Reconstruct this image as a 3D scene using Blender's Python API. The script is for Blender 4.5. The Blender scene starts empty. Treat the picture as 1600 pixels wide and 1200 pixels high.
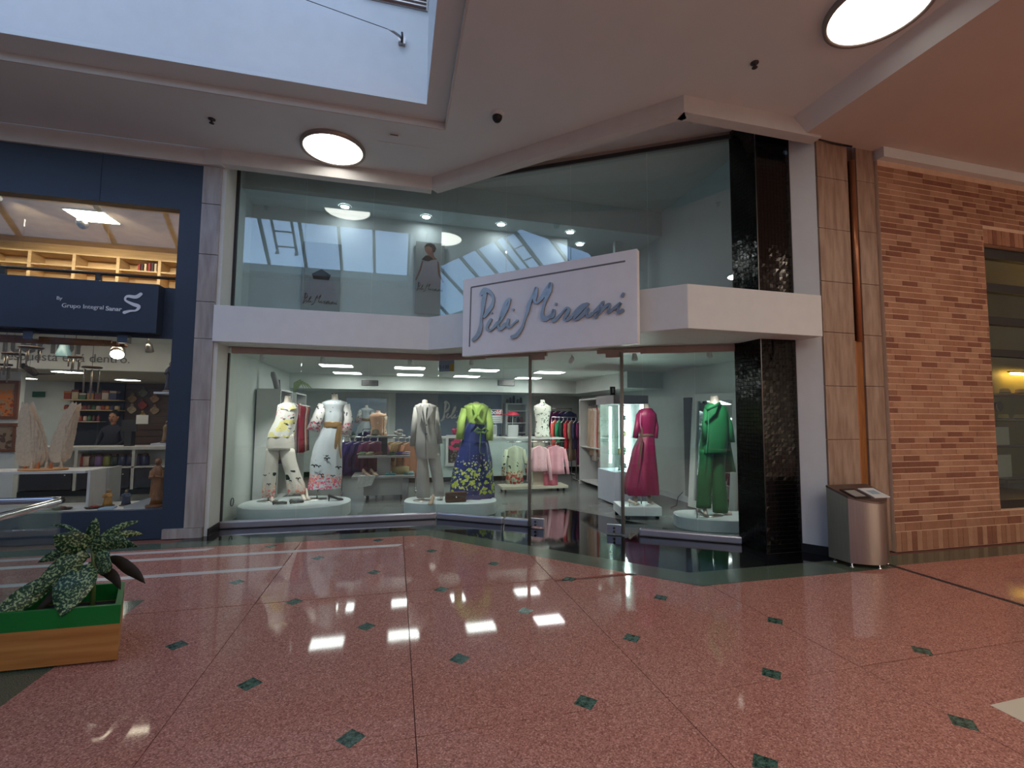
import bpy, bmesh, math, random
from mathutils import Vector, Matrix
random.seed(7)
R=math.radians
sc=bpy.context.scene; col=sc.collection
# ------------------------------------------------------------------ camera
F,PITCH,YAW,ROLL,H=722.1,R(3.97),R(14.09),R(.44),1.6
fw=Vector((math.sin(YAW)*math.cos(PITCH),math.cos(YAW)*math.cos(PITCH),math.sin(PITCH)))
r0=Vector((math.cos(YAW),-math.sin(YAW),0)); u0=r0.cross(fw)
rt=r0*math.cos(ROLL)+u0*math.sin(ROLL); up=u0*math.cos(ROLL)-r0*math.sin(ROLL)
CP=Vector((0,0,H))
cd=bpy.data.cameras.new('camera'); cam=bpy.data.objects.new('camera',cd); col.objects.link(cam)
cd.sensor_width=36; cd.lens=F*36/1600; cd.clip_start=.05; cd.clip_end=200
m=Matrix((rt,up,-fw)).transposed().to_4x4(); m.translation=CP; cam.matrix_world=m
sc.camera=cam
# ------------------------------------------------------------------ world, exposure
w=bpy.data.worlds.new('sky'); sc.world=w; w.use_nodes=True
wn=w.node_tree.nodes; wl=w.node_tree.links; wn.clear()
sky=wn.new('ShaderNodeTexSky'); sky.sky_type='NISHITA'; sky.sun_disc=False
sky.sun_elevation=R(52); sky.sun_rotation=R(200); sky.air_density=1.0; sky.dust_density=1.2
bg=wn.new('ShaderNodeBackground'); bg.inputs[1].default_value=.225
wo=wn.new('ShaderNodeOutputWorld'); wl.new(sky.outputs[0],bg.inputs[0]); wl.new(bg.outputs[0],wo.inputs[0])
sc.view_settings.view_transform='Standard'; sc.view_settings.look='None'
sc.view_settings.exposure=0.48; sc.view_settings.gamma=1; sc.view_settings.use_curve_mapping=False
SPOT=72.       # added spotlights on the boutique window display
WIN=30.        # added LED strips for the shop windows
LED=12.        # brightness of the boutique ceiling panels
LAMP_ADDED=23.      # added unseen mall lamps
GLOW_ADDED=0.9       # added glowing window panes behind the camera
LAMP=3.5       # brightness of the round mall lamps

# ------------------------------------------------------------------ helpers
def ray(x,y): return fw+rt*((x-800)/F)+up*((600-y)/F)
def at(x,y,Y): d=ray(x,y); return CP+d*(Y/d.y)           # photograph direction met at real depth Y
def atz(x,y,z=0.): d=ray(x,y); return CP+d*((z-H)/d.z)
def atp(x,y,p,n): d=ray(x,y); p=Vector(p);n=Vector(n); return CP+d*((p-CP).dot(n)/d.dot(n))
def L(*c): return tuple(((v/255)/12.92 if v/255<=.04045 else ((v/255+.055)/1.055)**2.4) for v in c)
MATS={}
def mat(name,c,rough=.5,metal=0,var=.12,scale=6.,bump=0.,bscale=60.,emit=0,coat=0,spec=.5,stretch=None,c2=None):
    if name in MATS: return MATS[name]
    m=bpy.data.materials.new(name); m.use_nodes=True; nt=m.node_tree; n=nt.nodes; l=nt.links
    b=n['Principled BSDF']; c=L(*c); c2=L(*c2) if c2 else tuple(v*(1-var) for v in c)
    tc=n.new('ShaderNodeTexCoord'); src=tc.outputs['Object']
    if stretch:
        mp=n.new('ShaderNodeMapping'); mp.inputs['Scale'].default_value=stretch; l.new(src,mp.inputs[0]); src=mp.outputs[0]
    no=n.new('ShaderNodeTexNoise'); no.inputs['Scale'].default_value=scale; no.inputs['Detail'].default_value=5; l.new(src,no.inputs['Vector'])
    mx=n.new('ShaderNodeMix'); mx.data_type='RGBA'; mx.inputs['A'].default_value=(*c,1); mx.inputs['B'].default_value=(*c2,1)
    cr=n.new('ShaderNodeMapRange'); cr.inputs[1].default_value=.35; cr.inputs[2].default_value=.65; l.new(no.outputs[0],cr.inputs[0]); l.new(cr.outputs[0],mx.inputs['Factor'])
    l.new(mx.outputs['Result'],b.inputs['Base Color'])
    b.inputs['Roughness'].default_value=rough; b.inputs['Metallic'].default_value=metal
    b.inputs['Specular IOR Level'].default_value=spec; b.inputs['Coat Weight'].default_value=coat; b.inputs['Coat Roughness'].default_value=.06
    if emit:
        b.inputs['Emission Color'].default_value=(*c,1); b.inputs['Emission Strength'].default_value=emit
    if bump:
        n2=n.new('ShaderNodeTexNoise'); n2.inputs['Scale'].default_value=bscale; l.new(src,n2.inputs['Vector'])
        bp=n.new('ShaderNodeBump'); bp.inputs['Strength'].default_value=bump; bp.inputs['Distance'].default_value=.02
        l.new(n2.outputs[0],bp.inputs['Height']); l.new(bp.outputs[0],b.inputs['Normal'])
    MATS[name]=m; return m
def glass(name,tint,base=.05,extra=0.):
    if name in MATS: return MATS[name]
    m=bpy.data.materials.new(name); m.use_nodes=True; nt=m.node_tree; n=nt.nodes; l=nt.links; n.clear()
    o=n.new('ShaderNodeOutputMaterial'); t=n.new('ShaderNodeBsdfTransparent'); t.inputs[0].default_value=(*tint,1)
    g=n.new('ShaderNodeBsdfGlossy'); g.inputs['Roughness'].default_value=.004; g.inputs['Color'].default_value=(.95,1,.98,1)
    lw=n.new('ShaderNodeLayerWeight'); lw.inputs[0].default_value=.5
    p=n.new('ShaderNodeMath'); p.operation='POWER'; l.new(lw.outputs['Facing'],p.inputs[0]); p.inputs[1].default_value=5
    q=n.new('ShaderNodeMath'); q.operation='MULTIPLY_ADD'; l.new(p.outputs[0],q.inputs[0]); q.inputs[1].default_value=1-base; q.inputs[2].default_value=base
    x=n.new('ShaderNodeMixShader'); l.new(q.outputs[0],x.inputs[0]); l.new(t.outputs[0],x.inputs[1]); l.new(g.outputs[0],x.inputs[2])
    l.new(x.outputs[0],o.inputs[0]); MATS[name]=m; return m
def prints(name,base,layers,rough=.6,sheen=.0):
    """cloth print: base colour + voronoi blots; layer=(colour,scale,threshold,zlo,zhi) with zlo..zhi of the garment's height"""
    if name in MATS: return MATS[name]
    m=bpy.data.materials.new(name); m.use_nodes=True; nt=m.node_tree; n=nt.nodes; l=nt.links; b=n['Principled BSDF']
    tc=n.new('ShaderNodeTexCoord'); sp=n.new('ShaderNodeSeparateXYZ'); l.new(tc.outputs['Generated'],sp.inputs[0])
    prev=None
    for i,(c,s,th,z0,z1) in enumerate(layers):
        mp=n.new('ShaderNodeMapping'); mp.inputs['Location'].default_value=(i*3.1,i*1.7,i*.9); mp.inputs['Scale'].default_value=(1,.7,1); l.new(tc.outputs['Object'],mp.inputs[0])
        nz=n.new('ShaderNodeTexNoise'); nz.inputs['Scale'].default_value=s*.8; l.new(mp.outputs[0],nz.inputs['Vector'])
        ad=n.new('ShaderNodeMix'); ad.data_type='RGBA'; ad.inputs['Factor'].default_value=.12; l.new(mp.outputs[0],ad.inputs['A']); l.new(nz.outputs['Color'],ad.inputs['B'])
        v=n.new('ShaderNodeTexVoronoi'); v.inputs['Scale'].default_value=s; l.new(ad.outputs['Result'],v.inputs['Vector'])
        lt=n.new('ShaderNodeMath'); lt.operation='LESS_THAN'; l.new(v.outputs['Distance'],lt.inputs[0]); lt.inputs[1].default_value=th
        a=n.new('ShaderNodeMath'); a.operation='GREATER_THAN'; l.new(sp.outputs[2],a.inputs[0]); a.inputs[1].default_value=z0
        e=n.new('ShaderNodeMath'); e.operation='LESS_THAN'; l.new(sp.outputs[2],e.inputs[0]); e.inputs[1].default_value=z1
        k=n.new('ShaderNodeMath'); k.operation='MULTIPLY'; l.new(a.outputs[0],k.inputs[0]); l.new(e.outputs[0],k.inputs[1])
        k2=n.new('ShaderNodeMath'); k2.operation='MULTIPLY'; l.new(k.outputs[0],k2.inputs[0]); l.new(lt.outputs[0],k2.inputs[1])
        mx=n.new('ShaderNodeMix'); mx.data_type='RGBA'; l.new(k2.outputs[0],mx.inputs['Factor'])
        if prev is None: mx.inputs['A'].default_value=(*L(*base),1)
        else: l.new(prev,mx.inputs['A'])
        mx.inputs['B'].default_value=(*L(*c),1); prev=mx.outputs['Result']
    l.new(prev,b.inputs['Base Color']); b.inputs['Roughness'].default_value=rough; b.inputs['Sheen Weight'].default_value=sheen
    MATS[name]=m; return m

def cname(c):
    N={'grey':(150,155,155),'beige':(190,165,130),'brown':(130,95,62),'purple':(56,36,100),'burgundy':(90,28,60),'red':(180,45,60),'coral':(214,90,80),'green':(40,140,96),'dark green':(36,58,52),'cream':(205,195,180),'olive':(120,118,55),'blue':(66,68,112),'orange':(180,120,60),'plum':(105,36,88),'yellow':(190,176,115),'black':(45,45,55)}
    return min(N,key=lambda k:sum((a-b)**2 for a,b in zip(N[k],c)))
def wloc(o):
    v=Vector((0,0,0))
    while o is not None: v=v+o.location; o=o.parent
    return v
class MB:
    def __init__(s): s.v=[]; s.f=[]; s.sm=[]
    def add(s,vs,fs,smooth=False):
        k=len(s.v); s.v+= [Vector(p) for p in vs]; s.f+=[tuple(i+k for i in f) for f in fs]; s.sm+=[smooth]*len(fs); return s
    def box(s,x0,x1,y0,y1,z0,z1,rot=0,piv=None):
        vs=[(x,y,z) for z in (z0,z1) for x,y in ((x0,y0),(x1,y0),(x1,y1),(x0,y1))]
        if rot:
            p=Vector(piv or ((x0+x1)/2,(y0+y1)/2,0)); M=Matrix.Rotation(rot,3,'Z'); vs=[M@(Vector(v)-p)+p for v in vs]
        return s.add(vs,[(3,2,1,0),(4,5,6,7),(0,1,5,4),(1,2,6,5),(2,3,7,6),(3,0,4,7)])
    def prism(s,pts,z0,z1):
        n=len(pts); a=sum(pts[i][0]*pts[(i+1)%n][1]-pts[(i+1)%n][0]*pts[i][1] for i in range(n))
        if a<0: pts=pts[::-1]
        vs=[(p[0],p[1],z0) for p in pts]+[(p[0],p[1],z1) for p in pts]
        return s.add(vs,[tuple(range(n-1,-1,-1)),tuple(range(n,2*n))]+[(i,(i+1)%n,n+(i+1)%n,n+i) for i in range(n)])
    def slab(s,a,b,c,d,t):
        """quad a,b,c,d thickened along its normal by t"""
        a,b,c,d=map(Vector,(a,b,c,d)); n=(b-a).cross(d-a).normalized()*t
        return s.add([a,b,c,d,a+n,b+n,c+n,d+n],[(3,2,1,0),(4,5,6,7),(0,1,5,4),(1,2,6,5),(2,3,7,6),(3,0,4,7)])
    def wall(s,p,q,z0,z1,t):
        """vertical board from plan point p to q, thickness t to the left of p->q"""
        p=Vector((p[0],p[1],0));q=Vector((q[0],q[1],0)); n=Vector((-(q-p).y,(q-p).x,0)).normalized()*t
        return s.prism([p,q,q+n,p+n],z0,z1)
    def lathe(s,c,prof,seg=20,sx=1,sy=1,smooth=True,a0=0,a1=2*math.pi):
        c=Vector(c); k=len(s.v); n=len(prof); full=abs(a1-a0-2*math.pi)<1e-6; ns=seg if full else seg+1
        vs=[]; fs=[]
        for j in range(ns):
            a=a0+(a1-a0)*j/seg
            for r,z in prof: vs.append(c+Vector((r*math.cos(a)*sx,r*math.sin(a)*sy,z)))
        for j in range(seg):
            j2=(j+1)%ns
            for i in range(n-1): fs.append((j*n+i,j2*n+i,j2*n+i+1,j*n+i+1))
        return s.add(vs,fs,smooth)
    def loft(s,rings,smooth=True,cap=True):
        n=len(rings[0]); vs=[p for r in rings for p in r]; fs=[]
        for i in range(len(rings)-1):
            for j in range(n): fs.append((i*n+j,i*n+(j+1)%n,(i+1)*n+(j+1)%n,(i+1)*n+j))
        if cap: fs+= [tuple(range(n-1,-1,-1)),tuple(range((len(rings)-1)*n,len(rings)*n))]
        return s.add(vs,fs,smooth)
    def tube(s,path,rad,seg=10,flat=1.,smooth=True):
        P=[Vector(p) for p in path]; rad=rad if isinstance(rad,(list,tuple)) else [rad]*len(P); rings=[]
        up0=Vector((0,1,.01))
        for i,p in enumerate(P):
            t=(P[min(i+1,len(P)-1)]-P[max(i-1,0)]).normalized()
            a=t.cross(up0); a=a.normalized() if a.length>.05 else t.cross(Vector((1,0,0))).normalized(); b=t.cross(a).normalized()
            rings.append([p+a*math.cos(2*math.pi*k/seg)*rad[i]+b*math.sin(2*math.pi*k/seg)*rad[i]*flat for k in range(seg)])
        return s.loft(rings,smooth)
    def ball(s,c,r,sx=1,sy=1,sz=1,seg=14):
        n=8; return s.lathe(c,[(r*math.sin(math.pi*i/n)+1e-4,-r*sz*math.cos(math.pi*i/n)) for i in range(n+1)],seg,sx,sy)
    def build(s,name,mt,parent=None,label=None,cat=None,group=None,kind=None,bevel=0,origin=None):
        if parent is not None: o0=wloc(parent)
        elif origin is not None: o0=Vector(origin)
        else:
            xs=[v.x for v in s.v];ys=[v.y for v in s.v];zs=[v.z for v in s.v]; o0=Vector(((min(xs)+max(xs))/2,(min(ys)+max(ys))/2,min(zs)))
        me=bpy.data.meshes.new(name); me.from_pydata([v-o0 for v in s.v],[],s.f); me.polygons.foreach_set('use_smooth',s.sm)
        bm=bmesh.new(); bm.from_mesh(me); bmesh.ops.recalc_face_normals(bm,faces=bm.faces[:]); bm.to_mesh(me); bm.free()
        me.materials.append(mt); o=bpy.data.objects.new(name,me); col.objects.link(o)
        if parent is not None: o.parent=parent
        else: o.location=o0
        if bevel:
            b=o.modifiers.new('bevel','BEVEL'); b.width=bevel; b.segments=2; b.limit_method='ANGLE'
        tag(o,label,cat,group,kind); return o
def tag(o,label=None,cat=None,group=None,kind=None):
    if label: o['label']=label
    if cat: o['category']=cat
    if group: o['group']=group
    if kind: o['kind']=kind
    return o
def thing(name,loc,label=None,cat=None,group=None,kind=None):
    o=bpy.data.objects.new(name,None); o.empty_display_size=.1; col.objects.link(o); o.location=Vector(loc); return tag(o,label,cat,group,kind)
def copy_tree(o,loc=None,parent=None,label=None):
    c=o.copy(); col.objects.link(c); c.parent=parent
    if loc is not None: c.location=Vector(loc)
    if label: c['label']=label
    for ch in list(o.children): copy_tree(ch,None,c)
    return c
def text_mesh(name,body,size,mt,M,parent=None,ext=.002,**kw):
    cu=bpy.data.curves.new(name,'FONT'); cu.body=body; cu.size=size; cu.extrude=ext; cu.offset=kw.pop('offset',0)
    t=bpy.data.objects.new(name,cu); col.objects.link(t); bpy.context.view_layer.update()
    me=bpy.data.meshes.new_from_object(t.evaluated_get(bpy.context.evaluated_depsgraph_get()))
    bpy.data.objects.remove(t)
    me.transform(M)
    if parent is not None: me.transform(Matrix.Translation(-wloc(parent)))
    me.materials.clear(); me.materials.append(mt); o=bpy.data.objects.new(name,me); col.objects.link(o)
    if parent is not None: o.parent=parent
    return tag(o,**kw)
def frameM(o,xd,yd):
    x=Vector(xd).normalized(); y=Vector(yd).normalized(); z=x.cross(y); M=Matrix((x,y,z)).transposed().to_4x4(); M.translation=Vector(o); return M
def S(name,mb,mt,parent=None,bevel=0,**kw):
    return mb.build(name,mt,parent,bevel=bevel,kind=None if parent else 'structure',**kw)

# ------------------------------------------------------------------ materials
white=mat('white_paint',(212,217,218),.55,var=.04); ceilp=mat('ceiling_paint',(216,222,222),.7,var=.04,scale=1.5)
fasc=mat('fascia_paint',(206,204,200),.6,var=.05); offw=mat('shop_wall_paint',(206,212,208),.6,var=.04)
navy=mat('navy_panel',(44,58,76),.45,var=.12,scale=2); navyd=mat('navy_frame',(50,64,82),.5,var=.1)
marble=mat('grey_travertine',(170,166,162),.35,var=.22,scale=3,stretch=(4,4,.6),c2=(142,136,132))
stone=mat('brown_travertine',(166,142,124),.4,var=.2,scale=4,stretch=(5,5,.7),c2=(138,112,94),bump=.08)
mortar=mat('mortar',(216,184,158),.9,bump=.3); steel=mat('brushed_steel',(176,172,168),.3,1,var=.1,stretch=(30,30,.4))
chrome=mat('polished_steel',(215,215,215),.12,1,var=.03); alu=mat('aluminium_rail',(184,182,190),.32,.7,var=.05)
brownrail=mat('bronze_track',(172,156,150),.5,.15,var=.08); black=mat('black_plastic',(18,18,20),.4,var=.2); dark=mat('dark_grey',(48,48,52),.5)
granite=mat('black_granite',(22,22,26),.06,var=.5,scale=80,spec=.6); greenT=mat('green_terrazzo',(58,74,64),.14,scale=160,c2=(104,116,98),spec=.5)
inlay=mat('green_marble_inlay',(30,52,46),.15,scale=70,c2=(88,120,106)); pale=mat('pale_stone_strip',(206,200,196),.25,var=.05)
greyfl=mat('grey_shop_floor',(112,114,112),.22,var=.15,scale=2); wood=mat('light_wood',(206,176,130),.5,var=.18,scale=3,stretch=(1,1,9))
skin=mat('mannequin_skin',(214,200,186),.4,var=.03); gl=glass('shopfront_glass',(.91,.965,.95),.05); glu=glass('upper_glass',(.89,.945,.945),.1)
glg=glass('gift_shop_glass',(.95,.97,.965),.028); glr=glass('roof_glass',(.80,.87,.95),.05); glb=glass('balustrade_glass',(.9,.95,.94),.05)
mosaic=mat('black_mosaic_tile',(10,10,11),.12,var=.4,scale=30,spec=.35); grout=mat('dark_grout',(62,56,50),.8)
ledm=mat('led_panel_light',(255,253,250),.5,emit=LED,var=0); lampm=mat('round_lamp_light',(255,250,242),.5,emit=LAMP,var=0)
dl=mat('downlight_light',(255,252,250),.5,emit=55,var=0)
def terrazzo():
    m=bpy.data.materials.new('pink_terrazzo'); m.use_nodes=True; nt=m.node_tree; n=nt.nodes; l=nt.links; b=n['Principled BSDF']
    tc=n.new('ShaderNodeTexCoord'); v=n.new('ShaderNodeTexVoronoi'); v.inputs['Scale'].default_value=150; l.new(tc.outputs['Object'],v.inputs['Vector'])
    cr=n.new('ShaderNodeValToRGB'); e=cr.color_ramp.elements; e[0].position=0; e[0].color=(*L(138,94,84),1); e[1].position=1; e[1].color=(*L(212,166,152),1)
    k=cr.color_ramp.elements.new(.45); k.color=(*L(176,124,112),1); k=cr.color_ramp.elements.new(.8); k.color=(*L(190,138,124),1)
    sp=n.new('ShaderNodeSeparateColor'); l.new(v.outputs['Color'],sp.inputs[0]); l.new(sp.outputs[0],cr.inputs[0])
    no=n.new('ShaderNodeTexNoise'); no.inputs['Scale'].default_value=1.1; no.inputs['Detail'].default_value=4; l.new(tc.outputs['Object'],no.inputs['Vector'])
    mx=n.new('ShaderNodeMix'); mx.data_type='RGBA'; mx.blend_type='MULTIPLY'; l.new(cr.outputs[0],mx.inputs['A']); mx.inputs['B'].default_value=(.95,.88,.85,1); l.new(no.outputs[0],mx.inputs['Factor'])
    l.new(mx.outputs['Result'],b.inputs['Base Color']); b.inputs['Roughness'].default_value=.13; b.inputs['Specular IOR Level'].default_value=.225
    r=n.new('ShaderNodeMapRange'); l.new(no.outputs[0],r.inputs[0]); r.inputs[3].default_value=.03; r.inputs[4].default_value=.07; l.new(r.outputs[0],b.inputs['Roughness'])
    return m
terr=terrazzo()

# ------------------------------------------------------------------ plan
YG=7.38; GC=(.65,YG); GE=(4.29,5.1)                       # glass line: left run, corner, end at the black column
FA,FB,FC,FD=(-2.38,6.85),(.45,6.85),(3.04,4.32),(4.75,4.32) # white band / fascia line
ZC=5.2
# ------------------------------------------------------------------ mall floor
fl=S('floor',MB().box(-14,14,-12,YG,-.15,-.012),mat('floor_screed',(122,82,72),.7))
def pan(name,pts,mt): return MB().prism(pts,-.0125,0).build(name,mt,fl)
XJ=[-14,-10.1,-6.1,-4.87,-3.62,-2.4]; g=.0025
def panel_rect(x0,x1,y0,y1): pan('terrazzo_panel',[(x0+g,y0+g),(x1-g,y0+g),(x1-g,y1-g),(x0+g,y1-g)],terr)
YJ=[-12,-8,-5.3,-1.3,.59,2.46,4.42]
GO=.38                                                     # green border lies this far in front of the band line
xs=[-2.05,-1.114,.137,1.545,2.95]
for a,b in zip(xs,xs[1:]):
    for c,d in zip(YJ,YJ[1:]):
        if d<=4.0 or b<2.4: panel_rect(a,b,c,min(d,4.42))
        else: pan('terrazzo_panel',[(a+g,c+g),(b-g,c+g),(b-g,3.93),(2.86,3.94),(2.44,4.36),(a+g,4.36)] if b>2.5 else [(a+g,c+g),(b-g,c+g),(b-g,4.36),(a+g,4.36)],terr)
pan('terrazzo_panel',[(-2.05,4.43),(-1.118,4.43),(-1.118,6.42),(-2.05,6.42)],terr)
pan('terrazzo_panel',[(-1.11,4.43),(.133,4.43),(.133,6.42),(-1.11,6.42)],terr)
pan('terrazzo_panel',[(.141,4.43),(1.541,4.43),(1.541,5.25),(.40,6.40),(.141,6.42)],terr)
pan('terrazzo_panel',[(1.549,4.43),(2.36,4.43),(1.549,5.24)],terr)
pan('terrazzo_panel',[(2.954,2.47),(5.27,2.47),(5.27,3.94),(2.954,3.94)],terr)
for c,d in zip(YJ,YJ[1:]):
    if d<=2.5: panel_rect(2.95,4.2,c,d); panel_rect(4.2,5.28,c,d)
    panel_rect(5.34,9.6,c,min(d,4.0)); panel_rect(9.6,14,c,min(d,4.0))
for a,b in zip(XJ,XJ[1:]):
    panel_rect(a,b,4.74,6.42)
panel_rect(-2.4,-2.05,4.74,6.42)
for c,d in zip(YJ,YJ[1:-1]): panel_rect(-14,-6.1,c,d)
pan('green_border',[(-14,6.42),(.38,6.42),(2.84,3.95),(5.27,3.95),(5.27,4.3),(2.99,4.3),(.53,6.7),(-14,6.7)],greenT)
pan('green_border',[(-2.4,-12),(-2.05,-12),(-2.05,4.74),(-2.4,4.74)],greenT)
pan('green_border',[(-14,4.42),(-2.4,4.42),(-2.4,4.74),(-14,4.74)],greenT)
pan('green_border',[(5.34,4.0),(14,4.0),(14,4.3),(5.34,4.3)],greenT)
pan('granite_threshold',[(-2.62,6.7),(.53,6.7),(2.99,4.3),(4.95,4.3),(4.95,5.2),(4.29,5.3),(2.9,7.7),(.65,7.75),(-2.4,7.75)],granite)
S('expansion_joint',MB().box(5.28,5.335,-12,4.0,-.02,-.004),dark,fl)
sx=.6255
dm=None
for i in range(-3,12):
    for j in range(-6,8):
        if (i+j)%2: continue
        x=-.1756+i*sx; y=2.527+j*sx
        if x<-1.95 or x>5.2 or y>6.35 or y<.2: continue
        if x>.38 and x+y>6.72: continue
        if x>2.8 and y>3.85: continue
        if dm is None:
            q=.072; dm=MB().prism([(x-q,y),(x,y-q),(x+q,y),(x,y+q)],-.01,.0012).build('diamond_inlay',inlay,fl); d0=(x,y)
        else:
            c=dm.copy(); col.objects.link(c); c.parent=fl; c.location=(x-d0[0],y-d0[1],0)
for (x0,x1,y0) in ((-6,-2.06,6.29),(-6,.13,5.99),(-6,-1.1,5.39)):
    pan('pale_strip',[(x0,y0-.045),(x1-.06,y0-.045),(x1,y0+.045),(x0,y0+.045)],pale).location.z=.0012  # thin pale strips laid just above the floor
pan('pale_strip',[(3.26,1.6),(3.9,1.6),(3.9,1.99),(3.28,1.975)],mat('cream_tile',(214,206,186),.3,var=.03)).location.z=.0014
# ------------------------------------------------------------------ mall ceiling, skylight
ce=S('ceiling',MB().prism([(.535,-12),(4.53,-12),(4.53,4.36),(3.04,4.36),(.535,6.86)],ZC,ZC+.12),ceilp)
MB().prism([(-14,5.66),(.535,5.66),(.535,6.86),(-14,6.97)],ZC,ZC+.12).build('ceiling_panel',ceilp,ce)
MB().box(-14,.535,-4.5,1.5,ZC,ZC+.12).box(-14,.535,-12,-10.5,ZC,ZC+.12).build('ceiling_panel',ceilp,ce)
MB().box(.27,.535,1.5,5.66,5.29,5.34).box(-14,.27,5.35,5.66,5.29,5.34).box(-14,.27,1.5,1.8,5.29,5.34).build('skylight_ledge',ceilp,ce)
MB().box(.515,.535,1.52,5.64,ZC+.002,5.29).box(-14,.535,5.64,5.66,ZC+.002,5.29).box(-14,.535,1.5,1.52,ZC+.002,5.29).build('skylight_lip',fasc,ce)
MB().slab((4.53,-12,ZC),(4.53,4.45,ZC),(4.72,4.45,5.03),(4.72,-12,5.03),-.05).build('sloped_beam',ceilp,ce)
MB().box(4.72,14,-12,4.42,5.03,5.1).build('lower_soffit',mat('warm_soffit',(206,194,184),.7,var=.05,scale=1.5),ce)
S('wall_skylight',MB().box(-14,.3,5.35,5.43,5.34,8.2),white); S('wall_shaft',MB().add([(.27,1.6,5.34),(.27,5.35,5.34),(.27,5.35,8.15),(.36,1.6,5.34),(.36,5.35,5.34),(.36,5.35,8.15)],[(0,1,2),(5,4,3),(0,3,4,1),(1,4,5,2),(2,5,3,0)]),white)
S('wall_parapet',MB().box(-14,.3,1.55,1.75,5.34,5.5),white)
wr=thing('window_1',(-6,3.5,5.5),kind='structure')
xm=[-14,-12,-10,-8.2,-6.4,-5.1,-4.2,-3.3,-2.4,-1.5,-.65,.25]
pm=mat('roof_mullion',(120,132,142),.5,.3)
for a,b in zip(xm,xm[1:]): MB().slab((a+.03,1.75,5.5),(b-.03,1.75,5.5),(b-.03,5.36,8.15),(a+.03,5.36,8.15),.012).build('pane',glr,wr)
for x in xm: MB().slab((x-.035,1.72,5.47),(x+.035,1.72,5.47),(x+.035,5.36,8.14),(x-.035,5.36,8.14),.09).build('mullion',pm,wr)
ld=thing('roof_ladder',(-2.85,3.,6.4),'grey metal ladder lying on the sloping glass roof above the skylight','ladder')
def roofp(x,t,h=.2): return Vector((x,1.75+3.6*t,5.5+2.65*t))+Vector((0,-.59,.8))*h
for x in (-3.08,-2.62): MB().tube([roofp(x,.05),roofp(x,1.)],.035,6).build('rail',pm,ld)
for k in range(9): MB().tube([roofp(-3.08,.1+k*.1),roofp(-2.62,.1+k*.1)],.022,6).build('rung',pm,ld)
for t in (.08,.5,.95):
    for x in (-3.08,-2.62): MB().tube([roofp(x,t,0),roofp(x,t)],.02,6).build('foot',pm,ld)
w9=thing('window_9',(-6,-5.7,5.3),kind='structure')  # unseen rear skylight, added to raise the ambient daylight
for a,b in zip(xm,xm[1:]): MB().box(a+.03,b-.03,-10.5,-4.5,5.34,5.352).build('pane',glr,w9)
for x in xm: MB().box(x-.035,x+.035,-10.5,-4.5,5.3,5.4).build('mullion',pm,w9)
# surrounding mall shell out of frame
S('wall_rear',MB().box(-14,14,-12.2,-12,0,ZC+.1),ceilp); S('wall_end',MB().box(14,14.2,-12,6,0,5.2),ceilp); S('wall_side',MB().box(-14.2,-14,-12,7,0,ZC+.1),ceilp)
# ------------------------------------------------------------------ fascia + band
S('trim_1',MB().wall((-14,6.97),(-2.62,6.9),4.98,ZC,.12).wall((-2.62,6.9),(-2.38,6.85),4.98,ZC,.12).wall(FA,FB,5.0,ZC,.14).wall(FB,FC,5.0,ZC,.14).wall(FC,(4.93,4.32),5.0,ZC,.14),fasc)
bd=S('trim_2',MB().prism([(-2.38,6.85),FB,FC,(4.84,4.32),(4.84,4.62),(4.27,4.66),(4.27,5.02),(.6,YG-.06),(-2.38,YG-.06)],2.56,3.05),white,bevel=.006)
S('ceiling_soffit',MB().prism([(-2.38,6.9),(.5,6.9),(3.06,4.42),(4.9,4.4),(4.9,8.4),(-2.38,8.4)],5.46,5.52),fasc)
S('trim_3',MB().wall((-2.3,YG-.05),GC,5.38,5.46,.1).wall((GC[0],GC[1]-.05),GE,5.38,5.46,.1),brownrail)
S('trim_4',MB().wall((.9,7.14),(4.25,5.04),5.33,5.38,.03),dark)
S('trim_5',MB().wall((-2.3,YG-.03),GC,2.47,2.56,.06).wall((GC[0],GC[1]-.04),(1.3,6.93),2.47,2.56,.06).wall((3.25,5.7),GE,2.47,2.56,.06),brownrail)
S('wall_slab',MB().prism([(-2.38,YG-.05),(.65,YG-.05),(4.27,5.1),(4.95,5.1),(5.6,6),(5.6,8.4),(-2.38,8.4)],2.6,3.04).box(-2.38,5.6,8.4,13.2,2.56,3.0),offw)
# ------------------------------------------------------------------ glazing
def lerp(p,q,t): return (p[0]+(q[0]-p[0])*t,p[1]+(q[1]-p[1])*t)
def tq(px):   # parameter on the oblique run for a photograph column
    d=ray(px,600); ex,ey=GE[0]-GC[0],GE[1]-GC[1]; den=d.x*ey-d.y*ex; return (GC[1]*d.x-GC[0]*d.y)/-den
w2=thing('window_2',(-.9,YG,0),kind='structure')
XL=-2.36
xl=[XL]+[at(p,700,YG).x for p in (466,573)]+[GC[0]]
for a,b in zip(xl,xl[1:]): MB().wall((a+.003,YG),(b-.003,YG),.1,2.47,.012).build('pane',gl,w2)
MB().wall((XL,YG-.04),(GC[0],YG-.04),.0,.1,.09).build('bottom_rail',alu,w2,bevel=.02)
MB().wall((XL,YG-.02),(XL+.035,YG-.02),.1,2.47,.05).build('jamb_profile',dark,w2)
w3=thing('window_3',(1.2,7.0,0),kind='structure')
tp=[0]+[tq(p) for p in (735,786,834)]
for a,b in zip(tp,tp[1:]): p,q=lerp(GC,GE,a+.001),lerp(GC,GE,b-.001); MB().wall(p,q,.1,2.47,.012).build('pane',gl,w3)
MB().wall(lerp((GC[0],GC[1]-.04),(GE[0],GE[1]-.04),0),lerp((GC[0],GC[1]-.04),(GE[0],GE[1]-.04),tp[2]),0,.1,.09).build('bottom_rail',alu,w3,bevel=.02)
w4=thing('window_4',(3.8,5.4,0),kind='structure')
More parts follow.
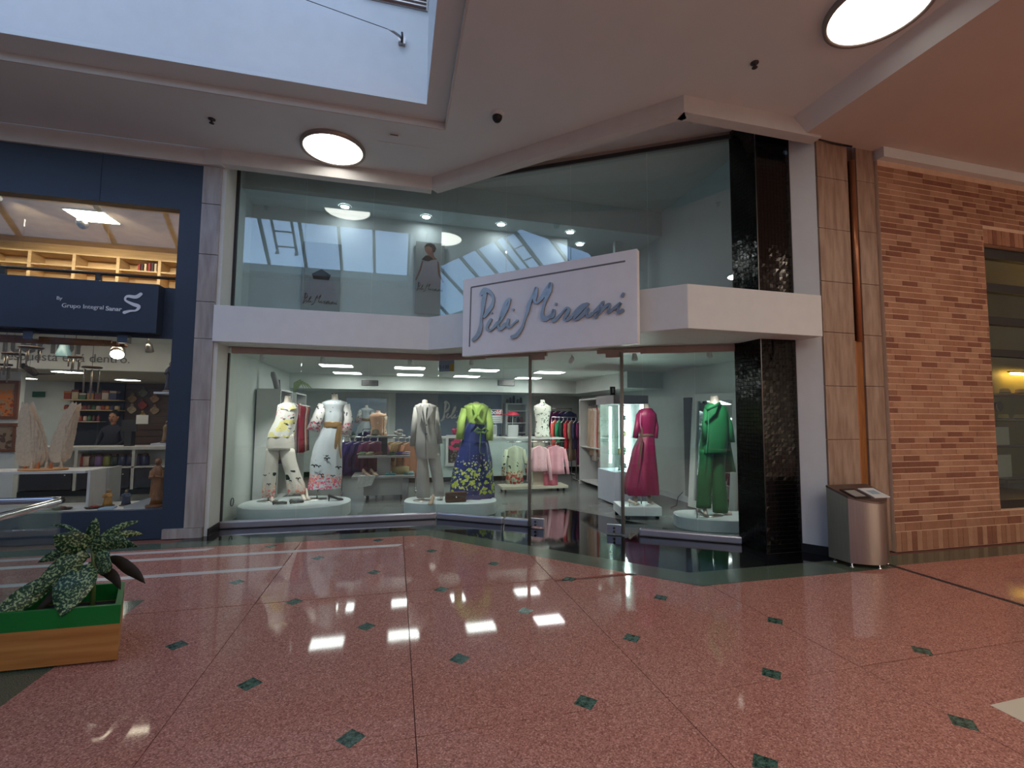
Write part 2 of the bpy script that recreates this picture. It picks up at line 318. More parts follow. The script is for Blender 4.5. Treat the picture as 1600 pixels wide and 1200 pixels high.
t4=[tq(966),tq(1004),tq(1086),1.]
for a,b in zip(t4,t4[1:]): p,q=lerp(GC,GE,a+.001),lerp(GC,GE,b-.001); MB().wall(p,q,.1,2.47,.012).build('pane',gl,w4)
MB().wall(lerp((GC[0],GC[1]-.04),(GE[0],GE[1]-.04),t4[1]-.02),(GE[0],GE[1]-.04),0,.1,.09).build('bottom_rail',alu,w4,bevel=.02)
dr=thing('door_1',(2.4,6.2,0),kind='structure')
for t,sgn in ((tq(830),1),(tq(972),-1)):
    p=Vector((*lerp(GC,GE,t),0))+Vector((-.53,-.85,0))*.06
    MB().tube([p+Vector((0,0,.02)),p+Vector((0,0,2.5))],.024,12).build('pull_bar',mat('satin_steel',(176,170,160),.42,.45,var=.06),dr)
    for zz in (.25,2.3): MB().tube([p+Vector((0,0,zz)),p+Vector((.53,.85,0))*.06+Vector((0,0,zz))],.012,8).build('bar_mount',steel,dr)
    a,b=lerp(GC,GE,t-(.0 if sgn>0 else .05)),lerp(GC,GE,t+(.05 if sgn>0 else 0))
    for z0,z1,nm in ((.02,.13,'bottom_patch'),(2.43,2.53,'top_patch')):
        pt=MB().wall((a[0]-.03,a[1]-.04),(b[0]-.03,b[1]-.04),z0,z1,.05).build(nm,alu if z0<1 else brownrail,dr,bevel=.004)
        if z0<1:
            for zz in (.05,.1):
                mid=Vector((*lerp(a,b,.5),zz))+Vector((-.06,-.08,0)); MB().ball(mid,.018,1,1,1,8).build('bolt',dark,pt)
    if sgn>0: MB().wall(lerp((GC[0],GC[1]-.04),(GE[0],GE[1]-.04),tp[2]+.005),lerp((GC[0],GC[1]-.04),(GE[0],GE[1]-.04),t-.002),0,.1,.09).build('bottom_rail',alu,dr,bevel=.02)
MB().wall((1.3,6.93),(2.13,6.42),2.49,2.545,.09).wall((2.75,6.02),(3.25,5.7),2.49,2.545,.09).build('door_track',brownrail,dr)
w5=thing('window_5',(-.9,YG,3.05),kind='structure')
xu=[XL]+[at(p,400,YG).x for p in (476,582)]+[GC[0]]
for a,b in zip(xu,xu[1:]): MB().wall((a+.003,YG),(b-.003,YG),3.0,5.4,.012).build('pane',glu,w5)
MB().wall((XL,YG-.02),(XL+.05,YG-.02),3.05,5.4,.05).build('jamb_profile',dark,w5)
w6=thing('window_6',(2.5,6.2,3.05),kind='structure')
tu=[0]+[tq(p) for p in (789,892,1015)]+[1.]
for a,b in zip(tu,tu[1:]): p,q=lerp(GC,GE,a+.001),lerp(GC,GE,b-.001); MB().wall(p,q,3.0,5.4,.012).build('pane',glu,w6)
# ------------------------------------------------------------------ pillar, jamb, black column, chamfer
pl=thing('wall_pillar',(-2.5,7,0),kind='structure')
zs=[.12,.95,1.78,2.6,3.1,3.75,4.45,4.98]
MB().box(-2.6,-2.38,6.97,7.6,0,5.2).build('pillar_core',marble,pl); MB().box(-2.85,-2.4,6.9,6.97,0,.12).build('skirting',marble,pl)
for a,b in zip(zs,zs[1:]): MB().box(-2.62,-2.395,6.93,6.98,a+.003,b-.003).build('stone_slab',marble,pl,bevel=.004)
S('wall_jamb',MB().box(-2.395,-2.345,6.96,YG+.05,0,5.4),offw); S('baseboard_left',MB().box(-2.345,-2.33,6.93,YG-.05,0,.1),black)
bc=thing('wall_column',(4.5,4.9,0),kind='structure')
MB().box(4.285,4.80,4.665,5.12,0,5.45).build('column_core',grout,bc)
mb=MB(); ts=.05
def tile(o,u,v,nrm):
    k=Vector(nrm)*.004; q=.0235; dz=[random.uniform(-.0012,.0012) for _ in range(4)]
    c=[o+u*(-q)+v*(-q),o+u*q+v*(-q),o+u*q+v*q,o+u*(-q)+v*q]; tp_=[c[i]+k+Vector(nrm)*dz[i] for i in range(4)]
    mb.add(c+tp_,[(4,5,6,7),(0,1,5,4),(1,2,6,5),(2,3,7,6),(3,0,4,7)])
for kz in range(108):
    zc=.028+kz*ts
    for kx in range(10): tile(Vector((4.312+kx*ts,4.665,zc)),Vector((1,0,0)),Vector((0,0,1)),(0,-1,0))
    for ky in range(9): tile(Vector((4.285,4.69+ky*ts,zc)),Vector((0,1,0)),Vector((0,0,1)),(-1,0,0))
mb.build('mosaic_tiles',mosaic,bc,kind='stuff')
MB().tube([(4.281,4.661,0),(4.281,4.661,5.4)],.006,6).build('corner_trim',steel,bc)
MB().tube([(4.45,4.655,2.56),(4.47,4.645,2.4),(4.44,4.645,2.3),(4.42,4.65,2.38)],.006,6).build('loose_wire',black,bc)
S('wall_chamfer',MB().prism([(4.80,4.66),(4.97,4.44),(5.1,4.5),(5.1,5.15),(4.8,5.15)],.0,5.3),white); S('baseboard_right',MB().prism([(4.775,4.66),(4.955,4.425),(4.97,4.44),(4.80,4.672)],0,.1),black)
# ------------------------------------------------------------------ brown stone pilaster with pipe
st=thing('wall_pilaster',(5.4,4.5,0),kind='structure')
MB().box(4.97,5.86,4.47,4.7,0,5.2).build('pilaster_core',mat('slot_brown',(70,44,30),.6),st)
def zat(px,py): return at(px,py,4.42).z
for x0,x1,js in ((4.965,5.44,[279,358,440,519,603,687,775,862]),(5.585,5.87,[288,365,446,525,604,687,775,862])):
    zz=[5.12]+[zat(1300 if x0<5.2 else 1375,j) for j in js]; zz[-1]=.005
    for a,b in zip(zz,zz[1:]): MB().box(x0,x1,4.42,4.475,b+.002,a-.002).build('stone_slab',stone,st,bevel=.004)
cop=mat('copper_pipe',(176,120,86),.3,.7); MB().tube([(5.52,4.43,2.55),(5.52,4.43,4.85)],.035,12).build('pipe',cop,st)
MB().box(5.46,5.575,4.44,4.475,.0,2.55).build('slot_cover',mat('ochre_strip',(150,92,34),.5,var=.3,stretch=(8,8,.8)),st); MB().box(5.44,5.462,4.425,4.475,.0,2.55).build('slot_edge',cop,st)
S('trim_6',MB().tube([(4.66,4.36,5.21),(4.72,4.34,5.12),(4.86,4.38,5.03),(5.2,4.40,5.025),(5.5,4.40,5.025)],.012,6),black)
# ------------------------------------------------------------------ brick wall + window beyond
br=S('wall_brick',MB().box(5.885,7.685,4.3855,4.7,0,4.9).box(7.685,14,4.3855,4.7,0,.42).box(7.685,14,4.3855,4.7,4.0,4.9),mortar)
MB().box(5.885,14,4.3,4.7,4.9,5.06).build('lintel_band',ceilp,br)
bricks=[]; CH=.0735; BLn=.252
bm_=[mat('brick_a',(170,126,100),.85,var=.2,bump=.3),mat('brick_b',(158,112,86),.85,var=.2,bump=.3),mat('brick_c',(136,88,68),.85,var=.2,bump=.3),mat('brick_d',(178,136,108),.85,var=.2,bump=.3)]
def run(z0,z1,x0,x1,ln,off):
    x=x0-off
    while x<x1-.01:
        a,b=max(x,x0),min(x+ln,x1)
        if b-a>.03: bricks.append((a+.0025,b-.0025,z0+.0055,z1-.0055))
        x+=ln
run(0,.24,5.885,9.2,.085,0); run(.24,.345,5.885,9.2,.252,.1)
z=.345; k=0
while z+CH<4.9:
    off=random.choice((0,.063,.126,.189))
    if z+CH<4.0 and z>.38: run(z,z+CH,5.885,7.685,BLn,off)
    elif z>=4.2: run(z,z+CH,5.885,9.2,BLn,off)
    elif z>.38: run(z,z+CH,5.885,7.685,BLn,off)
    else: run(z,z+CH,5.885,9.2,BLn,off)
    z+=CH; k+=1
run(3.985,4.2,7.69,9.2,.085,0)
bricks.sort(key=lambda q:-(q[1]-q[0])*(q[3]-q[2])/(((q[0]+q[1])/2)**2+4.3**2+((q[2]+q[3])/2-1.6)**2)-(0 if q[1]<8.45 else -1))
stuff={}
cache={}
for i,(a,b,c,d) in enumerate(bricks):
    mi=random.choices((0,1,2,3),(3.2,3.2,2.,2.2))[0]; yo=random.uniform(0,.004)
    if i<300:
        key=(round(b-a,3),round(d-c,3),mi)
        if key not in cache:
            o=MB().box(a,b,4.38,4.397,c,d).build('brick',bm_[mi],br); cache[key]=(o,a,c)
        else:
            s0,a0,c0=cache[key]; o=s0.copy(); col.objects.link(o); o.parent=br; o.location=(a-a0,yo,c-c0)
    else: stuff.setdefault(mi,MB()).box(a,b,4.38+yo,4.397,c,d)
for mi,mb in stuff.items(): mb.build('brick_field',bm_[mi],br,kind='stuff')
w7=thing('window_7',(8.5,4.5,.42),kind='structure')
tz=[(at(1570,b,4.5).z,at(1570,a,4.5).z) for a,b in ((393,408),(446,459),(497,509),(547,558))]
for z0,z1 in tz+[(.42,.53)]: MB().box(7.685,14,4.47,4.55,z0,z1).build('transom',mat('window_steel',(30,30,32),.45),w7)
for x in (8.9,10.3,11.7,13.1): MB().box(x,x+.06,4.47,4.55,.42,4.0).build('mullion',MATS['window_steel'],w7)
for z0,z1 in ((.53,tz[3][0]),(tz[3][1],tz[2][0]),(tz[2][1],tz[1][0]),(tz[1][1],tz[0][0]),(tz[0][1],4.0)): MB().box(7.685,14,4.505,4.515,z0,z1).build('pane',gl,w7)
# room behind the brick wall
olive=mat('olive_wall',(128,122,40),.6); S('wall_cafe',MB().box(6.1,19,8.4,8.5,0,4.9),olive); S('wall_cafe_front',MB().box(14,19,4.6,4.7,0,4.9),dark); S('wall_cafe_side',MB().box(6.0,6.1,4.7,8.5,0,4.9),dark)
S('wall_cafe_end',MB().box(19,19.1,4.7,8.5,0,4.9),dark); S('floor_cafe',MB().box(6,19,4.7,8.5,-.1,0),dark); S('ceiling_cafe',MB().box(6,19,4.6,8.5,4.9,5.0),ceilp)
# ------------------------------------------------------------------ boutique shell
S('floor_boutique',MB().prism([(-2.4,7.75),(.65,7.75),(2.9,7.7),(4.29,5.3),(4.95,5.2),(5.6,5.2),(5.6,13.2),(-2.4,13.2)],-.1,-.001),greyfl)
S('wall_left',MB().box(-2.5,-2.36,YG+.05,13.2,0,2.6),offw); S('wall_back',MB().box(-2.5,5.6,13.0,13.2,0,2.6),offw)
S('wall_right',MB().box(5.42,5.6,7.9,13.2,0,2.6).box(5.42,5.6,5.2,7.4,0,2.6).box(5.42,5.6,7.4,7.9,1.98,2.6).box(5.42,5.6,7.4,7.9,0,.08).box(5.75,5.8,7.3,8,0,2.6),offw)
S('baseboard_shop',MB().box(5.36,5.42,5.2,9.,0,.1),white); S('baseboard_back',MB().box(-2.36,5.4,12.95,13,0,.12),black)
S('ceiling_boutique',MB().prism([(-2.38,YG+.02),(.66,YG+.02),(4.29,5.12),(5.6,5.12),(5.6,13.2),(-2.38,13.2)],2.54,2.6),offw)
S('wall_bulkhead',MB().box(-2.36,4.6,11.4,13,2.2,2.54).box(4.6,5.42,8.6,13,2.2,2.54),offw)
S('wall_accent',MB().box(.0,2.95,12.96,13.0,.1,2.2),mat('accent_blue_grey',(112,126,144),.6,var=.08)); S('wall_niche',MB().box(-1.15,-.15,12.9,13.0,.1,2.05),white)
upw=mat('upper_room_paint',(200,214,218),.6,var=.04)
# upper room
S('wall_upper_back',MB().box(-2.38,3.1,8.1,8.25,3.0,5.05),upw); S('wall_upper_left',MB().box(-2.4,-2.33,YG+.1,8.2,3.0,5.46),upw); S('wall_upper_right',MB().box(4.78,4.86,5.1,11,3,5.46),upw)
S('wall_upper_far',MB().box(3.1,4.8,10.9,11,3,5.1),upw); S('ceiling_upper',MB().box(-2.38,4.8,7.62,11,5.0,5.06).box(-2.38,4.8,7.55,7.62,5.0,5.47),upw)
S('trim_7',MB().box(4.05,4.2,8.0,8.1,3.0,5.0).box(3.1,3.16,8.25,10.9,3,5.0),upw); S('floor_upper',MB().box(3.0,4.8,8.4,11,2.98,3.02),greyfl)
# ------------------------------------------------------------------ roofs that close the building
S('wall_top',MB().wall((-14,7.12),(-2.38,7.05),5.2,5.6,.1).wall((-2.45,6.99),(.56,6.99),5.15,5.6,.05).wall((.42,7.08),(3.16,4.41),5.15,5.6,.05).wall((3.1,4.47),(5,4.47),5.15,5.6,.05),fasc)
S('ceiling_roof',MB().box(-14.2,14.2,8.4,13.4,5.53,5.6).prism([(-14.2,6.9),(.4,6.9),(3.05,4.4),(14.2,4.4),(14.2,8.4),(-14.2,8.4)],5.53,5.6),dark)
S('wall_outer',MB().box(5.62,5.7,5.2,13.4,0,5.6).box(-14,5.7,13.25,13.4,0,5.6),dark)
# ------------------------------------------------------------------ neighbouring shop, navy front
nv=S('wall_navy',MB().box(-8,-2.62,6.95,7.1,4.34,5.05).box(-2.88,-2.62,6.95,7.3,0,4.34).box(-8,-2.88,6.95,7.05,0,.37).box(-8,-2.88,7.0,7.1,2.6,3.27),navy)
MB().box(-3.795,-3.79,6.944,6.951,4.34,5.02).box(-8,-2.88,7.0,7.02,2.585,2.6).build('panel_joint',navyd,nv)
MB().box(-4.45,-4.35,6.9,7.0,2.5,2.6).box(-3.47,-3.36,6.9,7.0,2.5,2.6).build('bracket',navyd,nv)
w8=thing('window_8',(-5,7,0),kind='structure')
for a,b in ((-8,-6.2),(-6.2,-4.62),(-4.62,-3.72),(-3.72,-2.88)): MB().box(a+.003,b-.003,7.04,7.052,3.25,4.36).build('pane',glg,w8)
for a,b in ((-8,-6.0),(-6.0,-4.62),(-4.62,-3.69),(-3.69,-2.88)): MB().box(a+.003,b-.003,7.04,7.052,.36,2.6).build('pane',glg,w8)
sg=thing('shop_sign',(-5,6.85,2.62),'wide navy sign box with white company lettering over the gift shop window','sign')
MB().box(-8,-3.02,6.84,7.0,2.63,3.27).build('sign_box',navy,sg,bevel=.004)
wht=mat('sign_white',(214,220,226),.5,var=0); FX=lambda p,Y: frameM(p,(1,0,0),(0,0,1))
p=at(96,480,6.835); text_mesh('lettering','Grupo Integral ',.074,wht,FX(p,0),sg,ext=.003)
p=at(165,485,6.835); text_mesh('lettering','Sanar',.078,wht,FX(p,0),sg,ext=.003,offset=.0012)
p=at(88,468,6.835); text_mesh('lettering','By',.06,wht,FX(p,0),sg,ext=.003)
def stroke(mb,pts,wd,th,nrm):
    """flat brush stroke through 3-D points, width list, raised along nrm"""
    n=Vector(nrm).normalized(); P=[Vector(q) for q in pts]
    Q=[]; W=[]
    for i in range(len(P)-1):
        a,b=P[max(i-1,0)],P[i]; c,d=P[i+1],P[min(i+2,len(P)-1)]
        for k in range(4):
            t=k/4; Q.append(.5*((2*b)+(c-a)*t+(2*a-5*b+4*c-d)*t*t+(3*b-a-3*c+d)*t**3)); W.append(wd*(.75+.25*math.sin((i+t)*1.7)))
    Q.append(P[-1]); W.append(wd*.4); W[0]=wd*.5
    L_,R_=[],[]
    for i,q in enumerate(Q):
        t=(Q[min(i+1,len(Q)-1)]-Q[max(i-1,0)]); t=t.normalized() if t.length>1e-6 else Vector((1,0,0)); s=n.cross(t).normalized()*W[i]*.5
        L_.append(q-s); R_.append(q+s)
    k=len(Q); vs=L_+R_+[v+n*th for v in L_]+[v+n*th for v in R_]; fs=[]
    for i in range(k-1): fs+=[(2*k+i,2*k+i+1,3*k+i+1,3*k+i),(i,i+1,2*k+i+1,2*k+i),(k+i+1,k+i,3*k+i,3*k+i+1)]
    fs+=[(0,2*k,3*k,k),(k-1,2*k-1,4*k-1,3*k-1)]
    mb.add(vs,fs)
mb=MB(); sp=[at(a,b,6.835) for a,b in ((222,458),(213,464),(199,463),(196,469),(207,475),(217,479),(213,485),(203,486),(192,489))]; stroke(mb,sp,.045,.004,(0,-1,0)); mb.build('swirl_emblem',wht,sg)
# --- upper showroom of that shop
S('ceiling_gift_upper',MB().box(-12,-2.7,7.1,10.4,4.75,4.85),mat('warm_ceiling',(206,190,170),.7)); S('floor_gift_upper',MB().box(-12,-2.7,7.1,10.4,2.75,3.1),dark)
S('wall_gift_upper',MB().box(-12,-2.7,10.3,10.4,3.1,4.8).box(-2.9,-2.7,7.1,10.4,3.1,4.8),wood)
sh=thing('wall_shelving',(-6,10,3.1),'light wooden wall shelving with tall open bays on the gift shop upper floor','shelving')
Z9=lambda px,py: at(px,py,9.95).z
for px in (-90,-20,46,116,185,250,300): x=at(px,400,9.95).x; MB().box(x-.025,x+.025,9.95,10.29,3.1,4.5).build('upright',wood,sh)
for zz in (3.12,3.55,3.85,4.25,4.48): MB().box(-9,-3.1,9.96,10.29,zz,zz+.025).build('shelf_board',wood,sh)
pr=[mat('book_red',(150,40,36),.6),mat('book_dark',(52,34,44),.6),mat('book_cream',(206,190,160),.6)]
for i,px in enumerate((217,222,227,233,238,243,248)):
    x=at(px,400,9.97).x; MB().box(x-.02,x+.016,10.0,10.16,4.275,4.275+random.uniform(.12,.18)).build('book',pr[i%3],label=('red','dark','cream')[i%3]+' upright book in the short row on the upper wooden shelf',cat='book',group='books on the wooden shelf')
rl=thing('guard_rail',(-5,7.3,3.1),'dark steel guard rail behind the upper gift shop window','railing')
a,b=at(-60,411,7.3),at(262,436,7.3); zr=(a.z+b.z)/2
MB().tube([(-7,7.3,zr),(-2.92,7.3,zr)],.022,8).build('top_bar',dark,rl)
for px in (5,155): x=at(px,425,7.3).x; MB().box(x-.03,x+.03,7.28,7.32,3.1,zr).build('post',dark,rl)
gp=mat('gift_panel_light',(255,244,226),.5,emit=16,var=0)
def lightpanel(name,x0,x1,y0,y1,zz,mt,label,group):
    t=thing(name,((x0+x1)/2,(y0+y1)/2,zz-.03),label,'light',group)
    MB().box(x0,x1,y0,y1,zz-.02,zz).build('frame',white,t); MB().box(x0+.02,x1-.02,y0+.02,y1-.02,zz-.026,zz-.021).build('diffuser',mt,t); return t
gpu=mat('gift_upper_light',(255,240,216),.5,emit=42,var=0)
for x in (-4.78,-6.6,-3.3): lightpanel('ceiling_panel_light',x-.28,x+.28,8.38 if x<-4 else 9.,8.86 if x<-4 else 9.4,4.75,gpu if x<-4 else gp,'square ceiling panel light in the upper gift shop ceiling','gift shop upper panels')
def spot(p,d,label,group,mt=None,s=1.):
    t=thing('spotlight',p,label,'spotlight',group); p=Vector(p); d=Vector(d).normalized()
    MB().tube([p,p+Vector((0,0,-.07*s))],.012*s,8).build('stem',steel,t); q=p+Vector((0,0,-.08*s))
    MB().tube([q,q+d*.05*s,q+d*.16*s],[.025*s,.05*s,.06*s],12).build('head',steel,t); MB().tube([q+d*.16*s,q+d*.165*s],.052*s,12).build('lens',mt or gp,t); return t
q=at(122,357,8.6); spot((q.x,8.6,4.74),(.6,-.5,-.5),'small steel spotlight hanging near the square panel','gift upper spotlights',steel,1.2)
# --- lower gift shop shell
S('floor_gift',MB().box(-12,-2.7,7.05,12.4,-.1,0),greyfl); S('ceiling_gift',MB().box(-12,-2.7,8.7,12.4,2.28,2.36),mat('beige_ceiling',(190,178,150),.7))
S('ceiling_gift_front',MB().box(-12,-2.7,7.1,8.6,2.72,2.76),white)
bw=S('wall_gift_bulkhead',MB().box(-12,-2.9,8.6,8.7,2.27,2.75),white)
S('wall_gift_side',MB().box(-2.9,-2.72,7.06,12.4,.0,2.75),offw); S('wall_gift_back',MB().box(-12,-6.9,12.3,12.4,0,2.3),white)
S('wall_gift_dark',MB().box(-6.9,-5.95,12.25,12.4,0,2.3),mat('navy_back',(34,36,52),.6))
slat=mat('brown_slat',(92,70,60),.6,var=.25,stretch=(.6,5,5)); sw=S('wall_slats',MB().box(-5.95,-2.9,12.34,12.4,0,2.3),dark)
for k in range(15): MB().box(-5.95,-2.9,12.3,12.345,k*.153+.005,k*.153+.148).build('slat',slat,sw)
grt=mat('grey_letters',(112,114,118),.6,var=0)
p=at(-26,548,8.59); text_mesh('lettering','interior',.42,grt,FX(p,0),bw,ext=.002,offset=.008)
p=at(0,561.5,8.59); text_mesh('lettering','respuesta está dentro.',.185,grt,FX(p,0),bw,ext=.002)
wv=thing('woven_canopy',(-5,7.6,2.55),'brown woven reed canopy under the gift shop sign','canopy')
rm=mat('reed_brown',(124,78,48),.8,var=.4,stretch=(3,20,20))
for k in range(9):
    y0=7.12+k*.045; MB().tube([(-7,y0,2.53+.02*math.sin(k)),(-5,y0+.03,2.555-.02*math.sin(k*2)),(-3.62-.05*random.random(),y0,2.53)],.022,6).build('reed',rm,wv)
for px,py in ((36,589),(107,579),(200,592)):
    q=atz(px,py,2.28); t=thing('flush_light',(q.x,q.y,2.26),'round white flush ceiling light in the lower gift shop','light','gift shop round lights')
    MB().lathe((q.x,q.y,2.25),[(.01,0),(.16,0),(.19,.015),(.2,.03)],24).build('diffuser',gp,t); MB().lathe((q.x,q.y,2.25),[(.2,.0),(.215,.0),(.215,.03)],24).build('rim',white,t)
q=at(186,536,7.8); spot((q.x,7.8,2.71),(.25,-.6,-.6),'large chrome spotlight on the ceiling behind the navy sign','gift window spotlights',None,1.5)
q=at(232,533,7.8); spot((q.x,7.8,2.71),(.0,.3,-.8),'small grey spotlight pointing down near the side wall of statues','gift window spotlights',steel,.9)
# wind chimes
tubem=mat('chime_tube',(150,140,130),.3,.8); cw=mat('chime_wood',(66,44,32),.6)
def chime(px,y0,y1,y2,wpx,n,Y,label):
    top=at(px,y0,Y); a=at(px,y1,Y); b=at(px,y2,Y); r=wpx/F*Y*.5; t=thing('wind_chime',(top.x,Y,a.z),label,'wind chime')
    MB().tube([(top.x,Y,2.71 if Y<8.6 else 2.28),(top.x,Y,a.z)],.003,5).build('cord',dark,t); MB().lathe((top.x,Y,a.z),[(.001,.012),(r*.9,.012),(r,0),(r*.9,-.012),(.001,-.012)],16).build('disc',cw,t)
    for k in range(n):
        an=k*2*math.pi/n; q=Vector((top.x+r*.75*math.cos(an),Y+r*.75*math.sin(an),a.z-.03)); ln=(a.z-b.z)*(.6+.4*(k%3)/2)
        MB().tube([q,q-Vector((0,0,ln))],.010,8).build('tube',tubem,t)
chime(147,533,574,620,22,6,7.7,'large wind chime with six long tubes and wooden disc'); chime(118,545,558,578,15,5,7.8,'short wind chime with black disc left of the largest chime')
chime(50,530,543,567,25,5,7.7,'wind chime under a wide black disc in gift shop window'); chime(22,540,553,583,22,4,7.8,'wind chime with thin dark disc beside the wide black one'); chime(8,555,570,600,16,4,7.9,'wind chime with brown dome by the orange painting')
t=thing('glass_bell',at(99,557,7.9),'pale blue glass bell hanging in front of grey lettering','ornament'); q=at(99,557,7.9); bl=mat('pale_blue_glass',(130,168,182),.25)
MB().lathe(q,[(.09,0),(.085,.05),(.06,.12),(.05,.17),(.055,.22),(.03,.25),(.005,.26)],16).build('bell',bl,t); MB().tube([q+Vector((0,0,.26)),(q.x,q.y,2.72)],.003,5).build('cord',dark,t)
q=at(46,581,7.9); t=thing('hanging_squirrel',q,'dark carved squirrel figure hanging under the chimes','ornament'); dk=mat('dark_wood',(58,46,38),.6)
MB().tube([q+Vector((-.05,0,.06)),q+Vector((.02,0,.02)),q+Vector((.08,0,-.04))],[.03,.05,.035],10).ball(q+Vector((-.07,0,.08)),.04).build('body',dk,t); MB().tube([q+Vector((.08,0,-.03)),q+Vector((.3,0,-.02))],.01,6).build('twig',dk,t); MB().tube([q+Vector((0,0,.05)),(q.x,q.y,2.72)],.002,5).build('cord',dark,t)
# framed pictures
frm=mat('frame_wood',(120,72,48),.5)
def framed(x0,x1,y0,y1,Y,mt,label,fm=None,th=.04,name='picture_frame'):
    a=at(x0,y0,Y); b=at(x1,y1,Y); t=thing(name,((a.x+b.x)/2,Y,b.z),label,'picture'); w_=.05
    MB().box(a.x,b.x,Y-th,Y,a.z-w_,a.z).box(a.x,b.x,Y-th,Y,b.z,b.z+w_).box(a.x,a.x+w_,Y-th,Y,b.z+w_,a.z-w_).box(b.x-w_,b.x,Y-th,Y,b.z+w_,a.z-w_).build('frame',fm or frm,t)
    MB().box(a.x+w_,b.x-w_,Y-.015,Y,b.z+w_,a.z-w_).build('canvas',mt,t); return t
framed(-20,28,594,655,9.5,prints('orange_art',(170,140,110),[((214,120,40),14,.5,0,.8),((160,70,30),18,.35,0,.6)]),'framed painting of orange flame-like foliage above another picture')
framed(-20,26,661,706,9.5,prints('grey_art',(150,130,110),[((90,64,52),12,.45,0,.7)]),'framed brown and grey painting below the orange one')
S('wall_gift_partition',MB().box(-9,-6.1,9.5,9.6,0,2.28),white)
# safety sign and notice
q=at(58,616,12.2); MB().box(q.x-.11,q.x+.11,12.24,12.25,q.z-.06,q.z+.06).build('exit_sign',mat('sign_green',(30,90,66),.5),label='small green emergency direction sign on the rear wall',cat='sign')
# shelves with goods on the rear wall
for (x0,x1,py,lab) in ((100,190,624,'upper wooden wall shelf carrying boxes behind the counter'),(100,190,640,'middle wooden wall shelf with small jars behind the counter'),(100,160,658,'short lower wall shelf with small bottles behind the counter')):
    a=at(x0,py,12.1); b=at(x1,py,12.1); MB().box(a.x,b.x,12.0,12.25,a.z-.02,a.z).build('wall_shelf',wood,label=lab,cat='shelf')
pal=[(150,60,40),(190,170,140),(60,100,70),(180,120,60),(120,40,50),(200,180,170),(70,70,110),(90,60,50)]
def jar(x,y,z,h,r,c,label,group,name='jar',cat='jar'):
    t=thing(name,(x,y,z),label,cat,group); mt=mat('goods_%d_%d_%d'%c,c,.4)
    MB().lathe((x,y,z),[(.001,0),(r,0),(r*1.03,h*.2),(r,h*.75),(r*.7,h*.82)],12).build('body',mt,t); MB().lathe((x,y,z+h*.82),[(r*.75,0),(r*.75,h*.15),(.001,h*.18)],12).build('lid',cw,t)
za=at(145,624,12.1).z; zb=at(145,640,12.1).z; zc_=at(130,658,12.1).z
for i in range(12): x=at(103+i*7.2,640,12.1).x; jar(x,12.12,zb,.1,.045,pal[(i*3)%8],cname(pal[(i*3)%8])+' little jar on the middle wall shelf behind the counter','jars on the middle wall shelf')
for i in range(8): x=at(104+i*7,658,12.1).x; jar(x,12.12,zc_,.13,.035,pal[(i*5+1)%8],cname(pal[(i*5+1)%8])+' small bottle on the short lower wall shelf','bottles on the lower wall shelf','bottle','bottle')
for i,px in enumerate((107,119,131,143,155,166,178)):
    x=at(px,624,12.1).x; h=random.uniform(.12,.22); t=thing('gift_box',(x,12.12,za),cname(pal[i%8])+' gift box with '+cname(pal[(i+3)%8])+' lid on the upper wall shelf','box','boxes on the upper wall shelf')
    MB().box(x-.06,x+.06,12.05,12.2,za,za+h*.75).build('base',mat('goods_%d_%d_%d'%pal[i%8],pal[i%8],.5),t); MB().box(x-.063,x+.063,12.045,12.205,za+h*.75,za+h).build('lid',mat('goods_%d_%d_%d'%pal[(i+3)%8],pal[(i+3)%8],.5),t)
orn=[(205,623,(150,120,70)),(222,614,(120,120,100)),(240,623,(170,130,90)),(221,633,(160,60,50)),(204,640,(180,160,130)),(240,641,(170,140,110)),(221,651,(190,160,100))]
for px,py,c in orn:
    q=at(px,py,12.2); t=thing('wall_ornament',(q.x,12.25,q.z-.08),cname(c)+' round hanging ornament on the brown slatted wall','ornament','ornaments on the slatted wall'); mt=mat('orn_%d_%d_%d'%c,c,.5,var=.5,scale=40)
    pr_=[]; 
    for k in range(16): an=k*math.pi/8; rr=.085*(1+.12*math.cos(4*an)); pr_.append((rr*math.cos(an),rr*math.sin(an)))
    MB().add([(q.x+a,12.27,q.z+b) for a,b in pr_]+[(q.x+a,12.24,q.z+b) for a,b in pr_],[tuple(range(16)),tuple(range(31,15,-1))]+[(k,(k+1)%16,16+(k+1)%16,16+k) for k in range(16)]).build('plate',mt,t); MB().ball((q.x,12.25,q.z+.11),.03).build('finial',mt,t)
# counter
ct=thing('shop_counter',(-5.4,10.9,0),'white shop counter with dark cupboard doors in the gift shop','counter')
gw=mat('counter_white',(206,204,202),.45,var=.04); gd=mat('cupboard_dark',(52,54,64),.5)
zt=at(180,698,10.8).z; zs_=at(180,729,10.8).z
MB().box(-6.9,-3.95,10.78,11.3,zt-.06,zt).build('worktop',gw,ct); MB().box(-6.9,-3.95,11.2,11.3,.08,zt-.06).build('back_panel',gw,ct)
MB().box(-6.9,-3.95,10.8,11.25,zs_-.03,zs_).build('shelf',gw,ct); MB().box(-6.9,-3.95,10.82,11.25,.0,.1).build('kick_plate',black,ct)
for x in (-6.9,-6.0,-5.05,-4.0): MB().box(x,x+.05,10.8,11.25,.1,zt-.06).build('side_panel',gw,ct)
for x0,x1 in ((-6.83,-6.02),(-5.93,-5.07),(-4.98,-4.02)):
    d=MB().box(x0,x1,10.79,10.81,.13,zs_-.05).build('door',gd,ct); MB().ball((x1-.1,10.78,.4),.018).build('knob',chrome,d)
cc=[(150,60,56),(190,170,160),(60,40,50),(120,90,140),(120,120,50),(36,48,40),(44,48,84),(40,40,80),(52,44,90),(40,42,84)]
